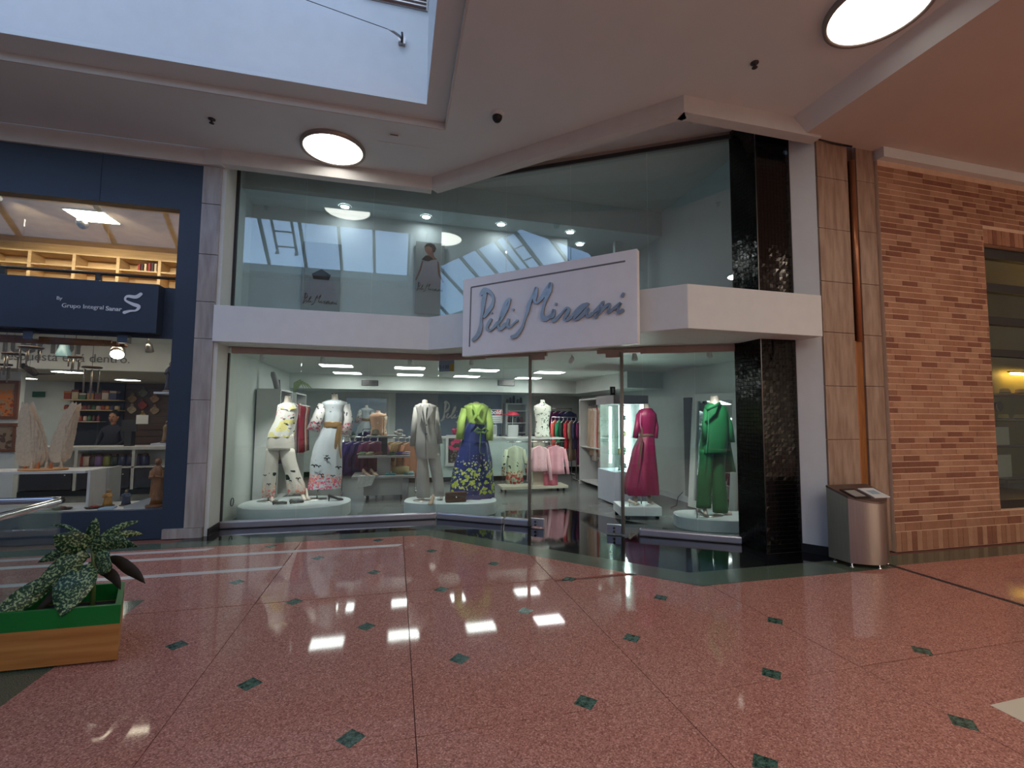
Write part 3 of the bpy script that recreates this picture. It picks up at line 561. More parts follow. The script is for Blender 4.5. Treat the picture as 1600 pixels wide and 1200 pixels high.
for i,px in enumerate((125,137,146,155,168,180,192,204,215,226)):
    q=at(px,724,10.95); jar(q.x,10.95,zs_,.24,.075,cc[i],cname(cc[i])+' pillar candle on the shelf inside the counter','candles in the counter','pillar_candle','candle')
t=thing('cash_terminal',(-5.0,11.0,zt),'open cash register screen with white card on the counter','computer')
q=at(203,664,10.95); MB().box(q.x-.13,q.x+.12,10.93,10.97,q.z-.13,q.z+.1,rot=.2).build('screen',dark,t); MB().box(q.x+.1,q.x+.3,10.96,10.98,q.z+.02,q.z+.2,rot=.15).build('card',gw,t); MB().box(q.x-.06,q.x+.06,10.9,11.05,zt,q.z-.13).build('stand',dark,t)
# person behind the counter
def person():
    q=at(178,652,11.8); bx=q.x; root=thing('person',(bx,11.8,0),'person in dark top standing behind the gift shop counter','person')
    hz=q.z
    V=[(0,0,.98),(0,0,1.15),(0,0,hz-.27),(0,0,hz-.13),(-.17,0,hz-.27),(-.24,-.03,hz-.52),(-.18,-.25,hz-.62),(.17,0,hz-.27),(.24,-.03,hz-.52),(.18,-.25,hz-.62),(-.1,0,.9),(-.11,.02,.5),(-.11,.03,.08),(-.11,-.12,.04),(.1,0,.9),(.11,.02,.5),(.11,.03,.08),(.11,-.12,.04),(-.15,-.33,hz-.62),(.15,-.33,hz-.62)]
    Ed=[(0,1),(1,2),(2,3),(2,4),(4,5),(5,6),(2,7),(7,8),(8,9),(0,10),(10,11),(11,12),(12,13),(0,14),(14,15),(15,16),(16,17),(6,18),(9,19)]
    rd=[.15,.14,.13,.055,.07,.05,.036,.07,.05,.036,.095,.07,.05,.04,.095,.07,.05,.04,.04,.04]
    me=bpy.data.meshes.new('body'); me.from_pydata(V,Ed,[]); o=bpy.data.objects.new('body',me); col.objects.link(o); o.parent=root
    md=o.modifiers.new('skin','SKIN'); 
    for i,r in enumerate(rd): me.skin_vertices[0].data[i].radius=(r,r*.8)
    me.skin_vertices[0].data[0].use_root=True
    o.modifiers.new('sub','SUBSURF').levels=1; o.modifiers['sub'].render_levels=2; me.materials.append(mat('dark_top',(40,40,52),.8))
    sk=mat('person_skin',(176,124,98),.5); h=Vector((bx,11.8,hz))
    hd=MB().ball(h,.1,.82,.95,1.25,16).ball(h+Vector((0,-.1,-.01)),.018,.8,1,1.4,8).ball(h+Vector((-.083,0,0)),.022,.5,1,1.3,8).ball(h+Vector((.083,0,0)),.022,.5,1,1.3,8).tube([h+Vector((0,.01,-.17)),h+Vector((0,0,-.08))],.045,10).build('head',sk,root)
    MB().ball(h+Vector((-.032,-.09,.015)),.011).ball(h+Vector((.032,-.09,.015)),.011).build('eyes',black,hd); MB().tube([h+Vector((-.028,-.094,-.055)),h+Vector((.028,-.094,-.055))],.006,6).build('mouth',mat('lips',(140,70,66),.5),hd)
    MB().ball(h+Vector((0,.025,.035)),.108,.86,.95,1.15,16).build('hair',mat('black_hair',(24,20,20),.6),root)
    for s in (-1,1):
        for k in range(4): MB().tube([(bx+s*.15+(k-1.5)*.018,11.47,hz-.62),(bx+s*.14+(k-1.5)*.02,11.41,hz-.635),(bx+s*.14+(k-1.5)*.02,11.38,hz-.66)],[.009,.008,.006],6).build('finger',sk,root)
        MB().tube([(bx+s*.13,11.48,hz-.62),(bx+s*.09,11.44,hz-.63)],[.01,.008],6).build('thumb',sk,root)
person()
# window display
ds=thing('display_plinth',(-5,7.4,0),'white window platform along the gift shop glass','platform')
MB().box(-8,-2.9,7.07,7.75,.05,.36).build('platform_top',gw,ds)
db=thing('display_bench',(-4.8,7.5,.36),'white open display bench carrying the feather wings','bench')
zb_=at(100,735,7.35).z; xb=at(137,735,7.3).x
MB().box(-8,xb,7.25,7.7,zb_-.03,zb_).build('bench_top',gw,db); x2=at(140,760,7.25).x
MB().box(x2-.03,x2,7.25,7.7,.36,zb_-.0).box(-6.2,-6.17,7.25,7.7,.36,zb_-.03).build('end_panel',gw,db)
MB().box(x2,x2+.03,7.6,7.9,.36,zb_+.0).build('side_panel',mat('panel_grey',(168,168,166),.5,var=.04),db)
fe=mat('feather_cream',(224,200,170),.8,var=.15,scale=30)
def wing(x0,y0,tipx,tipy,wpx,lab):
    base=at(x0,y0,7.45); tip=at(tipx,tipy,7.45); t=thing('feather_wing',(base.x,7.45,zb_+.03),lab,'wing'); h=tip.z-base.z; w_=wpx/F*7.45*.5
    rnd=random.Random(int(wpx))
    for k in range(46):
        f=k/45; zc=base.z+h*f*.93; wl_=w_*(.12+.85*(1-f**1.8))*(1 if f>.06 else .7); nn=max(2,int(9*(1-f*.75)))
        for s_ in range(nn):
            s=-1+2*(s_+.5*(k%2))/(nn-.5) if nn>1 else 0; s=min(s,1.); lean=(tip.x-base.x)*f**1.5
            cx=base.x+lean+s*wl_*.85; ln=.07+.09*f*rnd.uniform(.7,1.2); wd=.018+.006*f
            a=Vector((cx,7.45-.05*(1-s*s)-.012*rnd.random(),zc)); d=Vector((s*.3+(tip.x-base.x)*1.2*f/h,-.1,1)).normalized(); sd=Vector((1,0,-d.x)).normalized()*wd
            MBf.add([a-sd*.6,a+sd*.6,a+d*ln*.7+sd,a+d*ln,a+d*ln*.7-sd],[(0,1,2,3,4)])
    return t
for args in ((50,728,46,640,36,'broad cream feather wing standing on the bench'),(93,722,117,638,24,'slender pale feather wing leaning right on the bench')):
    MBf=MB(); t=wing(*args); MBf.build('feathers',fe,t,kind='stuff'); b=at(args[0],args[1],7.45); tp_=at(args[2],args[3],7.45); MB().tube([b,b.lerp(tp_,.5)+Vector((-.02,0,0)),tp_],[.03,.02,.005],6).build('spine',fe,t)
q=at(68,730,7.42); t=thing('wooden_board',(q.x,7.42,zb_),'oval wooden board with tiny orange figures under the wings','board'); MB().lathe((q.x,7.42,zb_),[(.001,0),(.26,0),(.27,.012),(.26,.025),(.001,.025)],24,1,.5).build('board',mat('honey_wood',(200,140,84),.5),t)
for k in range(9): x=q.x-.2+k*.05; MB().lathe((x,7.42+.06*math.sin(k*2),zb_+.025),[(.018,0),(.02,.02),(.012,.05),(.016,.06),(.004,.085)],8).build('tiny_figure',mat('orange_clay',(214,120,60),.6) if k%3==0 else fe,t)
def statue(p,h,r,c,c2,label,cat='statue',arms=True):
    p=Vector(p); t=thing('statue',p,label,cat); m1=mat('st_%d_%d_%d'%c,c,.5,var=.35,scale=12,stretch=(3,3,1)); m2=mat('st_%d_%d_%d'%c2,c2,.5,var=.2)
    MB().lathe(p,[(.001,0),(r*1.05,0),(r*1.05,h*.05),(r*.9,h*.065),(.001,h*.066)],16).build('base',m2,t)
    rings=[]
    for z_,rr in ((.06,.8),(.2,.72),(.4,.62),(.55,.6),(.66,.68),(.76,.66),(.83,.4),(.86,.26)):
        rings.append([p+Vector((rr*r*math.cos(a)*(1+.07*math.cos(7*a)*(1-z_)),rr*r*.75*math.sin(a)*(1+.07*math.cos(7*a)),z_*h)) for a in [2*math.pi*k/24 for k in range(24)]])
    MB().loft(rings).build('robe',m1,t); MB().ball(p+Vector((0,-r*.05,h*.92)),r*.3,1,1,1.25).build('head',m2,t); MB().ball(p+Vector((0,r*.08,h*.925)),r*.36,1,1,1.25).build('veil',m1,t)
    if arms:
        for s in (-1,1): MB().tube([p+Vector((s*r*.62,0,h*.74)),p+Vector((s*r*.66,-r*.25,h*.6)),p+Vector((s*.08*r,-r*.72,h*.65))],[r*.2,r*.19,r*.11],8).build('arm',m1,t)
    return t
q=at(243,795,7.2); statue((q.x,7.2,.36),at(243,716,7.2).z-.36,.11,(150,100,60),(120,74,44),'tall carved wooden robed statue standing on the window platform')
sd=thing('side_shelf',(-2.98,7.3,1.),'white side panel shelf for figurines beside the navy jamb','shelf')
for py in (613,692): zz=at(258,py,7.25).z; MB().box(-3.12,-2.9,7.1,7.6,zz-.025,zz).build('shelf_board',gw,sd)
za_=at(258,613,7.25).z; zb2=at(258,692,7.25).z
statue((-3.0,7.25,za_),.42,.075,(72,70,84),(150,120,100),'painted figurine in dark coat on the upper side shelf'); statue((-3.0,7.25,zb2),.29,.07,(150,110,64),(90,54,36),'small amber arched figurine on the lower side shelf',arms=False)
for px,py,h,c,lab in ((168,791,.21,(190,140,70),'small golden seated figurine on the window platform'),(197,786,.2,(70,74,92),'small dark blue figurine on a grey block')):
    q=at(px,py,7.4); statue((q.x,7.4,.36),h,.07,c,(130,100,70),lab)
for px,py,c,lab in ((147,798,(170,70,60),'flat dark dish with red bits on the platform'),(97,796,(120,70,50),'flat brown dish with a blue piece beside the bench')):
    q=at(px,py,7.25); t=thing('dish',(q.x,7.25,.36),lab,'dish'); MB().lathe((q.x,7.25,.36),[(.001,0),(.09,0),(.11,.02),(.1,.022),(.001,.012)],18,1,.7).build('plate',cw,t); MB().ball((q.x,7.25,.385),.03,1.6,1,.6).build('contents',mat('dish_%d'%c[0],c,.5),t)
q=at(205,800,7.3); t=thing('display_block',(q.x,7.4,.36),'low grey sloping display block beside the wooden statue','block'); MB().add([(q.x-.02,7.15,.36),(q.x+.3,7.15,.36),(q.x+.3,7.55,.36),(q.x-.02,7.55,.36),(q.x-.02,7.15,.39),(q.x+.3,7.15,.5),(q.x+.3,7.55,.5),(q.x-.02,7.55,.39)],[(3,2,1,0),(4,5,6,7),(0,1,5,4),(1,2,6,5),(2,3,7,6),(3,0,4,7)]).build('wedge',mat('panel_grey',(150,150,150)),t)
MB().box(q.x-.3,q.x-.14,7.12,7.28,.36,.375,rot=.2).build('blue_card',mat('card_blue',(150,180,206),.5),label='pale blue card lying on the window platform',cat='card')
# ------------------------------------------------------------------ boutique sign
sn=(-.7071,-.7071,0); sp0=Vector((.45-.09,6.85-.09,0))
bs=thing('boutique_sign',(1.4,5.75,2.45),'large white sign board with silver script lettering over the boutique door','sign')
c4=[atp(a,b,sp0,sn) for a,b in ((722,556),(997,538),(997,388),(723,437))]
zlo=(c4[0].z+c4[1].z)/2; zhi=(c4[2].z+c4[3].z)/2; A=Vector((c4[0].x,c4[0].y,0)); B=Vector((c4[1].x,c4[1].y,0)); B=A+Vector((.7071,-.7071,0))*(B-A).length
MB().wall(A,B,zlo,zhi,.09).build('board',mat('sign_board_white',(234,236,238),.45,var=.03),bs,bevel=.006)
gr_=mat('groove_grey',(110,110,114),.6,var=0)
def sgn(zx,zy,o=.004): return atp(700+zx/5,380+zy/5,sp0,sn)+Vector(sn)*o
mb=MB()
for a,b in (((182,345),(1385,140)),((182,345),(168,810))):
    p,q=sgn(*a,0),sgn(*b,0); n=Vector(sn)*.004; u=(q-p).normalized(); v=u.cross(Vector(sn)).normalized()*.009; mb.add([p-v,q-v,q+v,p+v,p-v+n,q-v+n,q+v+n,p+v+n],[(4,5,6,7),(0,1,5,4),(1,2,6,5),(2,3,7,6),(3,0,4,7)])
mb.build('groove_line',gr_,bs)
ST=[(26,[(300,385),(285,450),(276,530),(268,600),(262,660),(240,720),(195,765)]),(24,[(262,410),(290,368),(335,385),(362,430),(350,490),(315,540),(285,585)]),
(17,[(345,590),(318,640),(312,665),(332,685),(368,655),(400,615)]),(13,[(348,540),(344,552)]),(20,[(392,640),(440,560),(478,490),(490,440),(468,455),(440,520),(410,600),(398,650),(420,670),(462,625)]),
(17,[(482,590),(468,640),(490,657),(530,620),(552,602)]),(12,[(518,512),(512,530)]),(20,[(495,737),(540,722),(585,660),(605,600),(625,540),(640,480),(665,420),(695,345)]),(22,[(695,345),(690,400),(682,452),(705,467),(742,425),(780,360),(810,310)]),
(24,[(810,310),(795,380),(770,440),(750,510),(742,570),(770,595),(812,560),(832,518)]),(12,[(852,468),(846,488)]),(18,[(832,518),(825,570),(800,578)]),(17,[(815,612),(845,600),(885,560),(930,508),(948,520),(935,555),(915,595),(932,606),(978,570)]),
(17,[(978,570),(1020,520),(1060,484),(1102,474),(1060,510),(1012,560),(988,595),(1012,600),(1060,560),(1102,515),(1088,560),(1098,578),(1142,545)]),(17,[(1142,545),(1190,500),(1218,460),(1200,510),(1165,570),(1150,587)]),(16,[(1165,572),(1220,510),(1268,478),(1258,520),(1254,545),(1292,518)]),
(17,[(1292,520),(1335,488),(1354,472),(1332,520),(1338,545),(1378,520)]),(15,[(1378,390),(1362,425)])]
silver=mat('silver_letters',(170,172,172),.34,.85,var=.1,scale=20)
for wd,pts in ST: mb=MB(); stroke(mb,[sgn(*p) for p in pts],wd*.0026,.022,sn); mb.build('script_stroke',silver,bs)
def script(parent,p0,xd,width,mt,nrm,th=.002,bold=1.):
    """the same signature, small: lower-left corner p0, running along xd"""
    xd=Vector(xd); k=width/1200; mb=MB()
    for wd,pts in ST: stroke(mb,[Vector(p0)+xd*((x-190)*k)+Vector((0,0,1))*((765-y-(x-190)*.16)*k) for x,y in pts],wd*k*bold,th,nrm)
    return mb.build('script_lettering',mt,parent)
# ------------------------------------------------------------------ lights of the mall and boutique
added_lamp=mat('mall_lamp_bright',(255,248,238),.5,emit=LAMP_ADDED,var=0); added_lamp_w=mat('mall_lamp_warm',(255,232,208),.5,emit=LAMP_ADDED*.5,var=0)
def roundlamp(x,y,z,mt,label,group=None):
    t=thing('ceiling_lamp',(x,y,z-.04),label,'lamp',group)
    MB().lathe((x,y,z-.045),[(.001,.0),(.34,.0),(.375,.012)],40).build('diffuser',mt,t); MB().lathe((x,y,z-.05),[(.376,.012),(.385,0),(.41,.005),(.415,.05)],40).build('rim',mat('lamp_rim',(150,140,132),.4,.5),t)
roundlamp(-.9,6.42,ZC,lampm,'round white flush lamp in the ceiling near the boutique glass'); roundlamp(4.02,2.92,ZC,lampm,'round white flush lamp beside the sloping ceiling beam')
for x,y in ((4.02,-1.6),(4.02,-4.6),(4.02,-7.6),(2.,-.6),(2.,-3.6),(2.,-6.6)): roundlamp(x,y,ZC,added_lamp,'round lamp in the mall ceiling behind the viewer','rear mall lamps')  # unseen lamps added behind the camera to lift the mall's light level
for x,y in ((6.3,.6),(6.3,-2.6),(8.8,1.),(8.8,-2.2),(11.4,1.),(11.4,-2.2)): roundlamp(x,y,5.03,added_lamp_w,'warm round lamp in the lower soffit of the side passage','soffit lamps')  # unseen warm lamps added to brighten and warm the right side
so_=S('wall_opposite',MB().box(4.9,14,-6.2,-6.,0,.35).box(4.9,14,-6.2,-6.,3.2,5.1).box(4.9,5.2,-6.2,-6.,.35,3.2),ceilp)
for k in range(4):
    x0=5.2+k*2.2; MB().box(x0+.05,x0+2.1,-6.06,-6.05,.35,3.2).build('lit_shop_window',mat('lit_window',(255,232,206),.5,emit=GLOW_ADDED,var=.25),so_); MB().box(x0-.03,x0+.05,-6.1,-5.98,.35,3.2).build('mullion',dark,so_)  # glowing panes added out of view as warm fill on the brick side
for y0,xs_ in ((9.0,(-1.1,.25,1.72,3.12)),(10.55,(-1.05,.3,1.6,3.1))):
    for x in xs_: lightpanel('led_panel',x-.3,x+.3,y0,y0+.42,2.54,ledm,'flat white LED panel in the boutique ceiling','boutique LED panels')
wst=mat('window_strip_light',(255,252,246),.5,emit=WIN,var=0)
def added_spot(x,y,z,tgt,en,lab,colr=(1,.97,.93),ang=58,cat='spotlight'):
    t=thing('track_spotlight',(x,y,z-.14),lab,cat); p0=Vector((x,y,z-.07)); d=(Vector(tgt)-p0).normalized()
    MB().tube([(x,y,z),(x,y,z-.05)],.012,8).build('stem',white,t); MB().tube([p0-d*.05,p0+d*.02,p0+d*.06],[.025,.04,.045],14).build('head',white,t)
    ld_=bpy.data.lights.new('spot_beam','SPOT'); ld_.energy=en; ld_.color=colr; ld_.spot_size=R(ang); ld_.spot_blend=.8; ld_.shadow_soft_size=.035
    lo=bpy.data.objects.new('beam',ld_); col.objects.link(lo); lo.parent=t; lo.location=p0+d*.075-wloc(t); lo.rotation_euler=d.to_track_quat('-Z','Y').to_euler()
for x,y,tgt,en,lab in ((-1.95,7.56,(-1.85,8.3,1.1),SPOT,'white track spotlight aimed at the bird-print blouse'),(-1.1,7.56,(-1.1,8.3,1.1),SPOT,'white track spotlight aimed at the kimono dress'),(.2,7.5,(.55,7.85,.8),SPOT*.75,'white track spotlight aimed at the grey suit'),(1.15,7.22,(1.4,7.95,.7),SPOT*.75,'white track spotlight aimed at the lime blouse'),(3.3,5.95,(3.85,6.85,1.0),SPOT*1.1,'white track spotlight aimed at the magenta dress'),(4.1,5.38,(4.75,6.0,1.0),SPOT*1.1,'white track spotlight aimed at the green outfit'),(2.6,6.6,(2.9,9.3,.9),SPOT*1.2,'white track spotlight aimed at the trolley rack')): added_spot(x,y,2.54,tgt,en,lab)  # hidden spotlights added to brighten the mannequins and clothes
for x,lb in ((-5.6,'empty wooden bays'),(-4.4,'wooden shelf of books')): added_spot(x,8.0,4.75,(x-.2,9.95,3.9),70,'white track spotlight aimed at the '+lb,(1,.82,.6),80)  # spotlights added to brighten the upper wooden shelves
gst=mat('gift_strip_light',(255,238,210),.5,emit=9,var=0)
for x0,z_,lab in ((-6.5,2.71,'LED strip over the gift shop window display'),(-6.5,4.74,'LED strip over the upper gift shop window')):
    t=thing('window_strip_light',(x0+1.7,7.6 if z_<3 else 7.2,z_-.03),lab,'light'); yq=7.6 if z_<3 else 7.2; MB().box(x0,x0+3.4,yq-.07,yq+.07,z_-.02,z_).build('housing',white,t); MB().box(x0+.03,x0+3.37,yq-.06,yq+.06,z_-.028,z_-.021).build('diffuser',gst,t)  # hidden strips added to brighten the gift shop behind its glass
for px,py in ((539,322),(666,338),(783,350),(891,362),(906,381)):
    q=atz(px,py,5.0); t=thing('downlight',(q.x,q.y,4.98),'small round downlight in the upper room ceiling','light','upper room downlights'); MB().lathe((q.x,q.y,4.985),[(.001,0),(.06,0),(.065,.01)],20).build('lens',dl,t); MB().lathe((q.x,q.y,4.982),[(.065,.01),(.07,0),(.09,.002),(.092,.016)],20).build('rim',white,t)
# ------------------------------------------------------------------ ceiling fittings
q=atz(777,178,ZC); t=thing('security_camera',(q.x,q.y,ZC-.1),'white dome security camera on the mall ceiling','camera'); MB().lathe((q.x,q.y,ZC),[(.001,-.035),(.075,-.035),(.085,-.01),(.085,0)],20).build('base',white,t); MB().lathe((q.x,q.y,ZC-.035),[(.06,0),(.056,-.03),(.035,-.06),(.001,-.07)],20).build('dome',black,t)
for px,py,lab in ((331,186,'small dark sprinkler head above the navy shop'),(1179,98,'small dark sprinkler head near the sloping beam')):
    q=atz(px,py,ZC); t=thing('sprinkler',(q.x,q.y,ZC-.06),lab,'sprinkler'); MB().lathe((q.x,q.y,ZC),[(.04,0),(.04,-.008),(.012,-.012),(.012,-.04),(.001,-.042)],12).build('body',dark,t); MB().lathe((q.x,q.y,ZC-.055),[(.001,0),(.028,0),(.028,.004),(.001,.005)],12).build('deflector',dark,t)
a=atz(590,224,ZC); t=thing('access_panel',(.02,6.4,ZC),'square ceiling access hatch with thin seam beside the lamp','hatch'); MB().box(-.32,.36,6.1,6.76,ZC-.006,ZC-.001).build('hatch',ceilp,t)
q=atz(616,213,ZC); t=thing('smoke_detector',(q.x,q.y,ZC-.04),'small pale box sensor near the access hatch','sensor'); MB().box(q.x-.07,q.x+.07,q.y-.05,q.y+.05,ZC-.035,ZC).build('housing',white,t); MB().box(q.x-.05,q.x+.05,q.y-.055,q.y-.049,ZC-.02,ZC-.01).build('slot',dark,t)
q=at(628,62,5.30); t=thing('tension_cable',(q.x,5.3,q.z-.05),'thin steel cable with turnbuckle anchored to the skylight wall','cable')
e=at(270,-6,5.1); MB().tube([q+Vector((-.16,-.1,.01)),e+Vector((-1.,-.4,.3))],.004,5).build('cable',dark,t); MB().tube([q+Vector((-.16,-.1,.01)),q+Vector((-.1,-.08,.01)),q+Vector((-.02,-.04,0)),q],[.004,.014,.014,.006],8).build('turnbuckle',steel,t); MB().tube([q+Vector((0,-.05,.05)),q+Vector((.005,-.04,-.01)),q+Vector((0,0,-.03))],.012,6).build('hook',dark,t); MB().box(q.x-.04,q.x+.04,q.y,q.y+.045,q.z-.04,q.z+.04).build('anchor',steel,t)
t=thing('vent_louver',(-.05,5.34,6.46),'slatted grey ventilation louver high on the skylight wall','vent')
MB().box(-.5,.255,5.33,5.35,6.45,6.95).build('frame',steel,t)
for k in range(10): MB().box(-.48,.24,5.3,5.345,6.47+k*.048,6.485+k*.048).build('slat',steel,t)
# ------------------------------------------------------------------ posters upstairs
gdress=mat('poster_dress',(150,150,160),.7,var=.1); psk=mat('poster_skin',(120,84,70),.6); phair=mat('poster_hair',(36,30,30),.7); pback=mat('poster_back',(150,160,162),.5,var=.1,scale=2)
def poster(px0,px1,label,faint):
    Yp=8.05; a=at(px0,377,Yp); b=at(px1,492,Yp); t=thing('poster',((a.x+b.x)/2,Yp,b.z),label,'poster')
    MB().box(a.x,b.x,Yp-.01,Yp+.01,b.z,a.z).build('print_sheet',pback,t); cx=(a.x+b.x)/2; W=b.x-a.x; T=a.z; y=Yp-.012
    def flat(nm,pts,mt,d=0): MB().add([(cx+u*W,y-d,T-v*W) for u,v in pts]+[(cx+u*W,y-d+.001,T-v*W) for u,v in pts],[tuple(range(len(pts)))]+[(i,(i+1)%len(pts),len(pts)+(i+1)%len(pts),len(pts)+i) for i in range(len(pts))]).build(nm,mt,t)
    if not faint:
        flat('printed_dress',[(-.2,.62),(.18,.55),(.26,.75),(.3,1.1),(.44,1.55),(-.42,1.55),(-.28,1.1),(-.24,.8)],gdress); flat('printed_arm',[(.24,.62),(.3,.7),(.36,1.1),(.5,1.38),(.44,1.42),(.28,1.12)],psk,.001); flat('printed_arm',[(-.24,.7),(-.3,1.0),(-.46,1.4),(-.5,1.38),(-.36,.98),(-.28,.68)],psk,.001)
        flat('printed_neck',[(-.2,.6),(-.12,.5),(-.04,.35),(.1,.35),(.14,.5),(.24,.58),(.1,.62),(-.1,.66)],psk,.001); flat('printed_face',[(-.2,.2),(-.1,.12),(.05,.14),(.08,.3),(0,.42),(-.1,.42),(-.18,.33)],psk,.002); flat('printed_hair',[(-.22,.2),(-.14,.06),(0,.02),(.14,.07),(.2,.2),(.15,.34),(.07,.36),(.06,.2),(-.06,.13)],phair,.003)
        flat('printed_scarf',[(-.3,.64),(-.16,.48),(.0,.5),(.1,.58),(-.04,.68),(-.2,.66)],phair,.003)
    else: flat('printed_figure',[(-.3,1.0),(.3,1.0),(.45,1.6),(-.45,1.6)],gdress); flat('printed_hair',[(-.25,.9),(0,.75),(.25,.9),(.2,1.05),(-.2,1.05)],phair,.001)
    script(t,(a.x+.02,Yp-.016,T-1.75*W),(1,0,0),W*.92,black,(0,-1,0),.001,1.3)
poster(650,693,'tall poster of a woman in a grey dress behind the upper glass',False); poster(474,530,'faint tall poster with dark script behind the upper glass',True)
# ------------------------------------------------------------------ boutique interior
q0=at(590,384,11.39)
for px,lab in ((578,'dark air vent grille in the bulkhead behind the suit'),(791,'dark air vent grille in the bulkhead above the red lamp')):
    a=at(px-13,594,11.38); b=at(px+13,603,11.38); t=thing('air_vent',((a.x+b.x)/2,11.38,b.z),lab,'vent'); MB().box(a.x,b.x,11.37,11.4,b.z,a.z).build('frame',dark,t)
    for k in range(4): MB().box(a.x+.02,b.x-.02,11.355,11.375,b.z+.02+k*.035,b.z+.03+k*.035).build('slat',steel,t)
def outl(mbx,rowsp,Y,dr=.55,folds=0,amp=0.,seg=28,dmax=.22,ph=0.,cap=True,ang=0.):
    rings=[]; zt=None; n=len(rowsp)
    # refine rows
    rr=[]
    for i in range(n-1):
        for k in range(3): t=k/3; rr.append(tuple(rowsp[i][j]*(1-t)+rowsp[i+1][j]*t for j in range(3)))
    rr.append(rowsp[-1]); m_=len(rr)
    for i,(py,x0,x1) in enumerate(rr):
        a=at(x0,py,Y); b=at(x1,py,Y); cx=(a.x+b.x)/2; rx=max((b.x-a.x)/2,.004); ry=min(rx*dr+.01,dmax); z=(a.z+b.z)/2; w_=amp*(i/(m_-1))
        rings.append([Vector((cx+rx*math.cos(t)*(1+w_*math.cos(folds*t+ph)),Y+ry*math.sin(t)*(1+w_*1.6*math.cos(folds*t+ph)),z+.004*math.sin(3*t))) for t in [2*math.pi*k/seg for k in range(seg)]])
    mbx.loft(rings,True,cap); return mbx
def sleeve(pts,rpx,Y,mt,parent,name='sleeve',dy=-.03,flat=.9):
    P=[at(a,b,Y)+Vector((0,dy*i,0)) for i,(a,b) in enumerate(pts)]; rr=[r/F*Y for r in (rpx if isinstance(rpx,(list,tuple)) else [rpx]*len(pts))]
    return MB().tube(P,rr,12,flat).build(name,mt,parent)
def ribbon(pts,wpx,Y,mt,parent,name):
    mb=MB(); stroke(mb,[at(a,b,Y) for a,b in pts],wpx/F*Y,.006,(0,-1,0)); return mb.build(name,mt,parent)
def bird(x,y,s,Y,parent):
    for q in (-1,1): ribbon([(x,y),(x+q*s*.5,y-s*.35),(x+q*s,y-s*.1)],s*.32,Y,black,parent,'printed_wing')
    ribbon([(x-s*.1,y-s*.2),(x,y+s*.1),(x+s*.15,y+s*.5)],s*.3,Y,black,parent,'printed_body')
def basedisc(x,y,z,r,parent): return MB().lathe((x,y,z),[(.001,0),(r,0),(r,.008),(.001,.012)],24,1,.7).build('base_plate',steel,parent)
def foot(pts,r,Y,parent,dy=-.06):
    P=[at(a,b,Y)+Vector((0,dy*i,0)) for i,(a,b) in enumerate(pts)]; zf=wloc(parent).z+r*.8
    for v_ in P: v_.z=max(v_.z,zf)
    return MB().tube(P,[r*1.1,r*.9,r*.8,r*.55][:len(P)],10).build('foot',skin,parent)
def shoe(p,ang,mt,label,ln=.24,heel=.07):
    p=Vector(p); t=thing('shoe',p,label,'shoe'); c,s=math.cos(ang),math.sin(ang); f=lambda u,v,w_: p+Vector((u*c-v*s,u*s+v*c,w_))
    rings=[[f(u,wd*math.cos(a),h0+max(hh*math.sin(a),-.004)) for a in [2*math.pi*k/12 for k in range(12)]] for u,wd,h0,hh in ((0,.012,heel+.02,.02),(.02,.03,heel+.01,.05),(.08,.03,heel*.7+.008,.035),(.15,.04,.02,.03),(.21,.035,.012,.025),(ln,.012,.01,.012))]
    MB().loft(rings).build('upper',mt,t); MB().tube([f(.02,0,heel+.01),f(.015,0,0)],[.014,.007],8).build('heel',mt,t); return t
# plinths
pw=mat('plinth_white',(204,212,212),.35,var=.03)
def plinth(c,rx,ry,z0,z1,label,k=2.,name='display_plinth',a0=0.):
    pts=[]
    for i in range(48):
        t=2*math.pi*i/48; ct_,st_=math.cos(t),math.sin(t); pts.append((c[0]+rx*math.copysign(abs(ct_)**(2/k),ct_),c[1]+ry*math.copysign(abs(st_)**(2/k),st_)))
    if a0:
        pts=[(c[0]+(x-c[0])*math.cos(a0)-(y-c[1])*math.sin(a0),c[1]+(x-c[0])*math.sin(a0)+(y-c[1])*math.cos(a0)) for x,y in pts]
    return MB().prism(pts,z0,z1).build(name,pw,label=label,cat='plinth',bevel=.008)
plinth((-1.5,8.12),.82,.58,0,.2,'oval white plinth under the two flower-print mannequins',2.4)
plinth((.93,7.85),.76,.38,0,.2,'white plinth with rounded ends under the grey suit and blue skirt',3.,a0=R(-12))
plinth((4.62,5.98),.6,.38,0,.17,'round-cornered white plinth under the green trouser outfit',2.6,a0=R(-20))
# --- mannequin in floral blouse and satin trousers
satin=mat('satin_cream',(206,198,186),.28,var=.12,scale=5,stretch=(3,3,1)); hem=prints('satin_hem',(204,196,186),[((214,110,110),22,.45,0,.12),((226,160,130),28,.35,.05,.2),((30,34,40),9,.27,.14,.42)],.35)
blo=prints('bird_blouse',(226,222,214),[((228,214,140),9,.55,0,.5),((50,50,56),13,.2,.05,.95),((220,130,150),18,.22,.5,.9)],.5)
def mannequin(p,label): return thing('mannequin',p,label,'mannequin')
Y1=8.3; t=mannequin((at(440,700,Y1).x,Y1,.2),'headless mannequin in white bird-print blouse and cream satin trousers')
outl(MB(),[(619,445,454),(624,444.5,455),(631,443,457)],Y1,.9).build('neck',skin,t)
outl(MB(),[(629,442,459),(633,434,466),(645,432,466),(655,430,464),(665,425,461),(675,420,459.5),(682.5,418,458.5)],Y1,.6,7,.06,cap=False).build('blouse',blo,t)
MB().add([at(442,630,Y1-.1),at(450,640,Y1-.13),at(437,638,Y1-.11)],[(0,1,2)]).add([at(459,630,Y1-.1),at(450,640,Y1-.13),at(464,638,Y1-.11)],[(0,1,2)]).build('collar',blo,t)
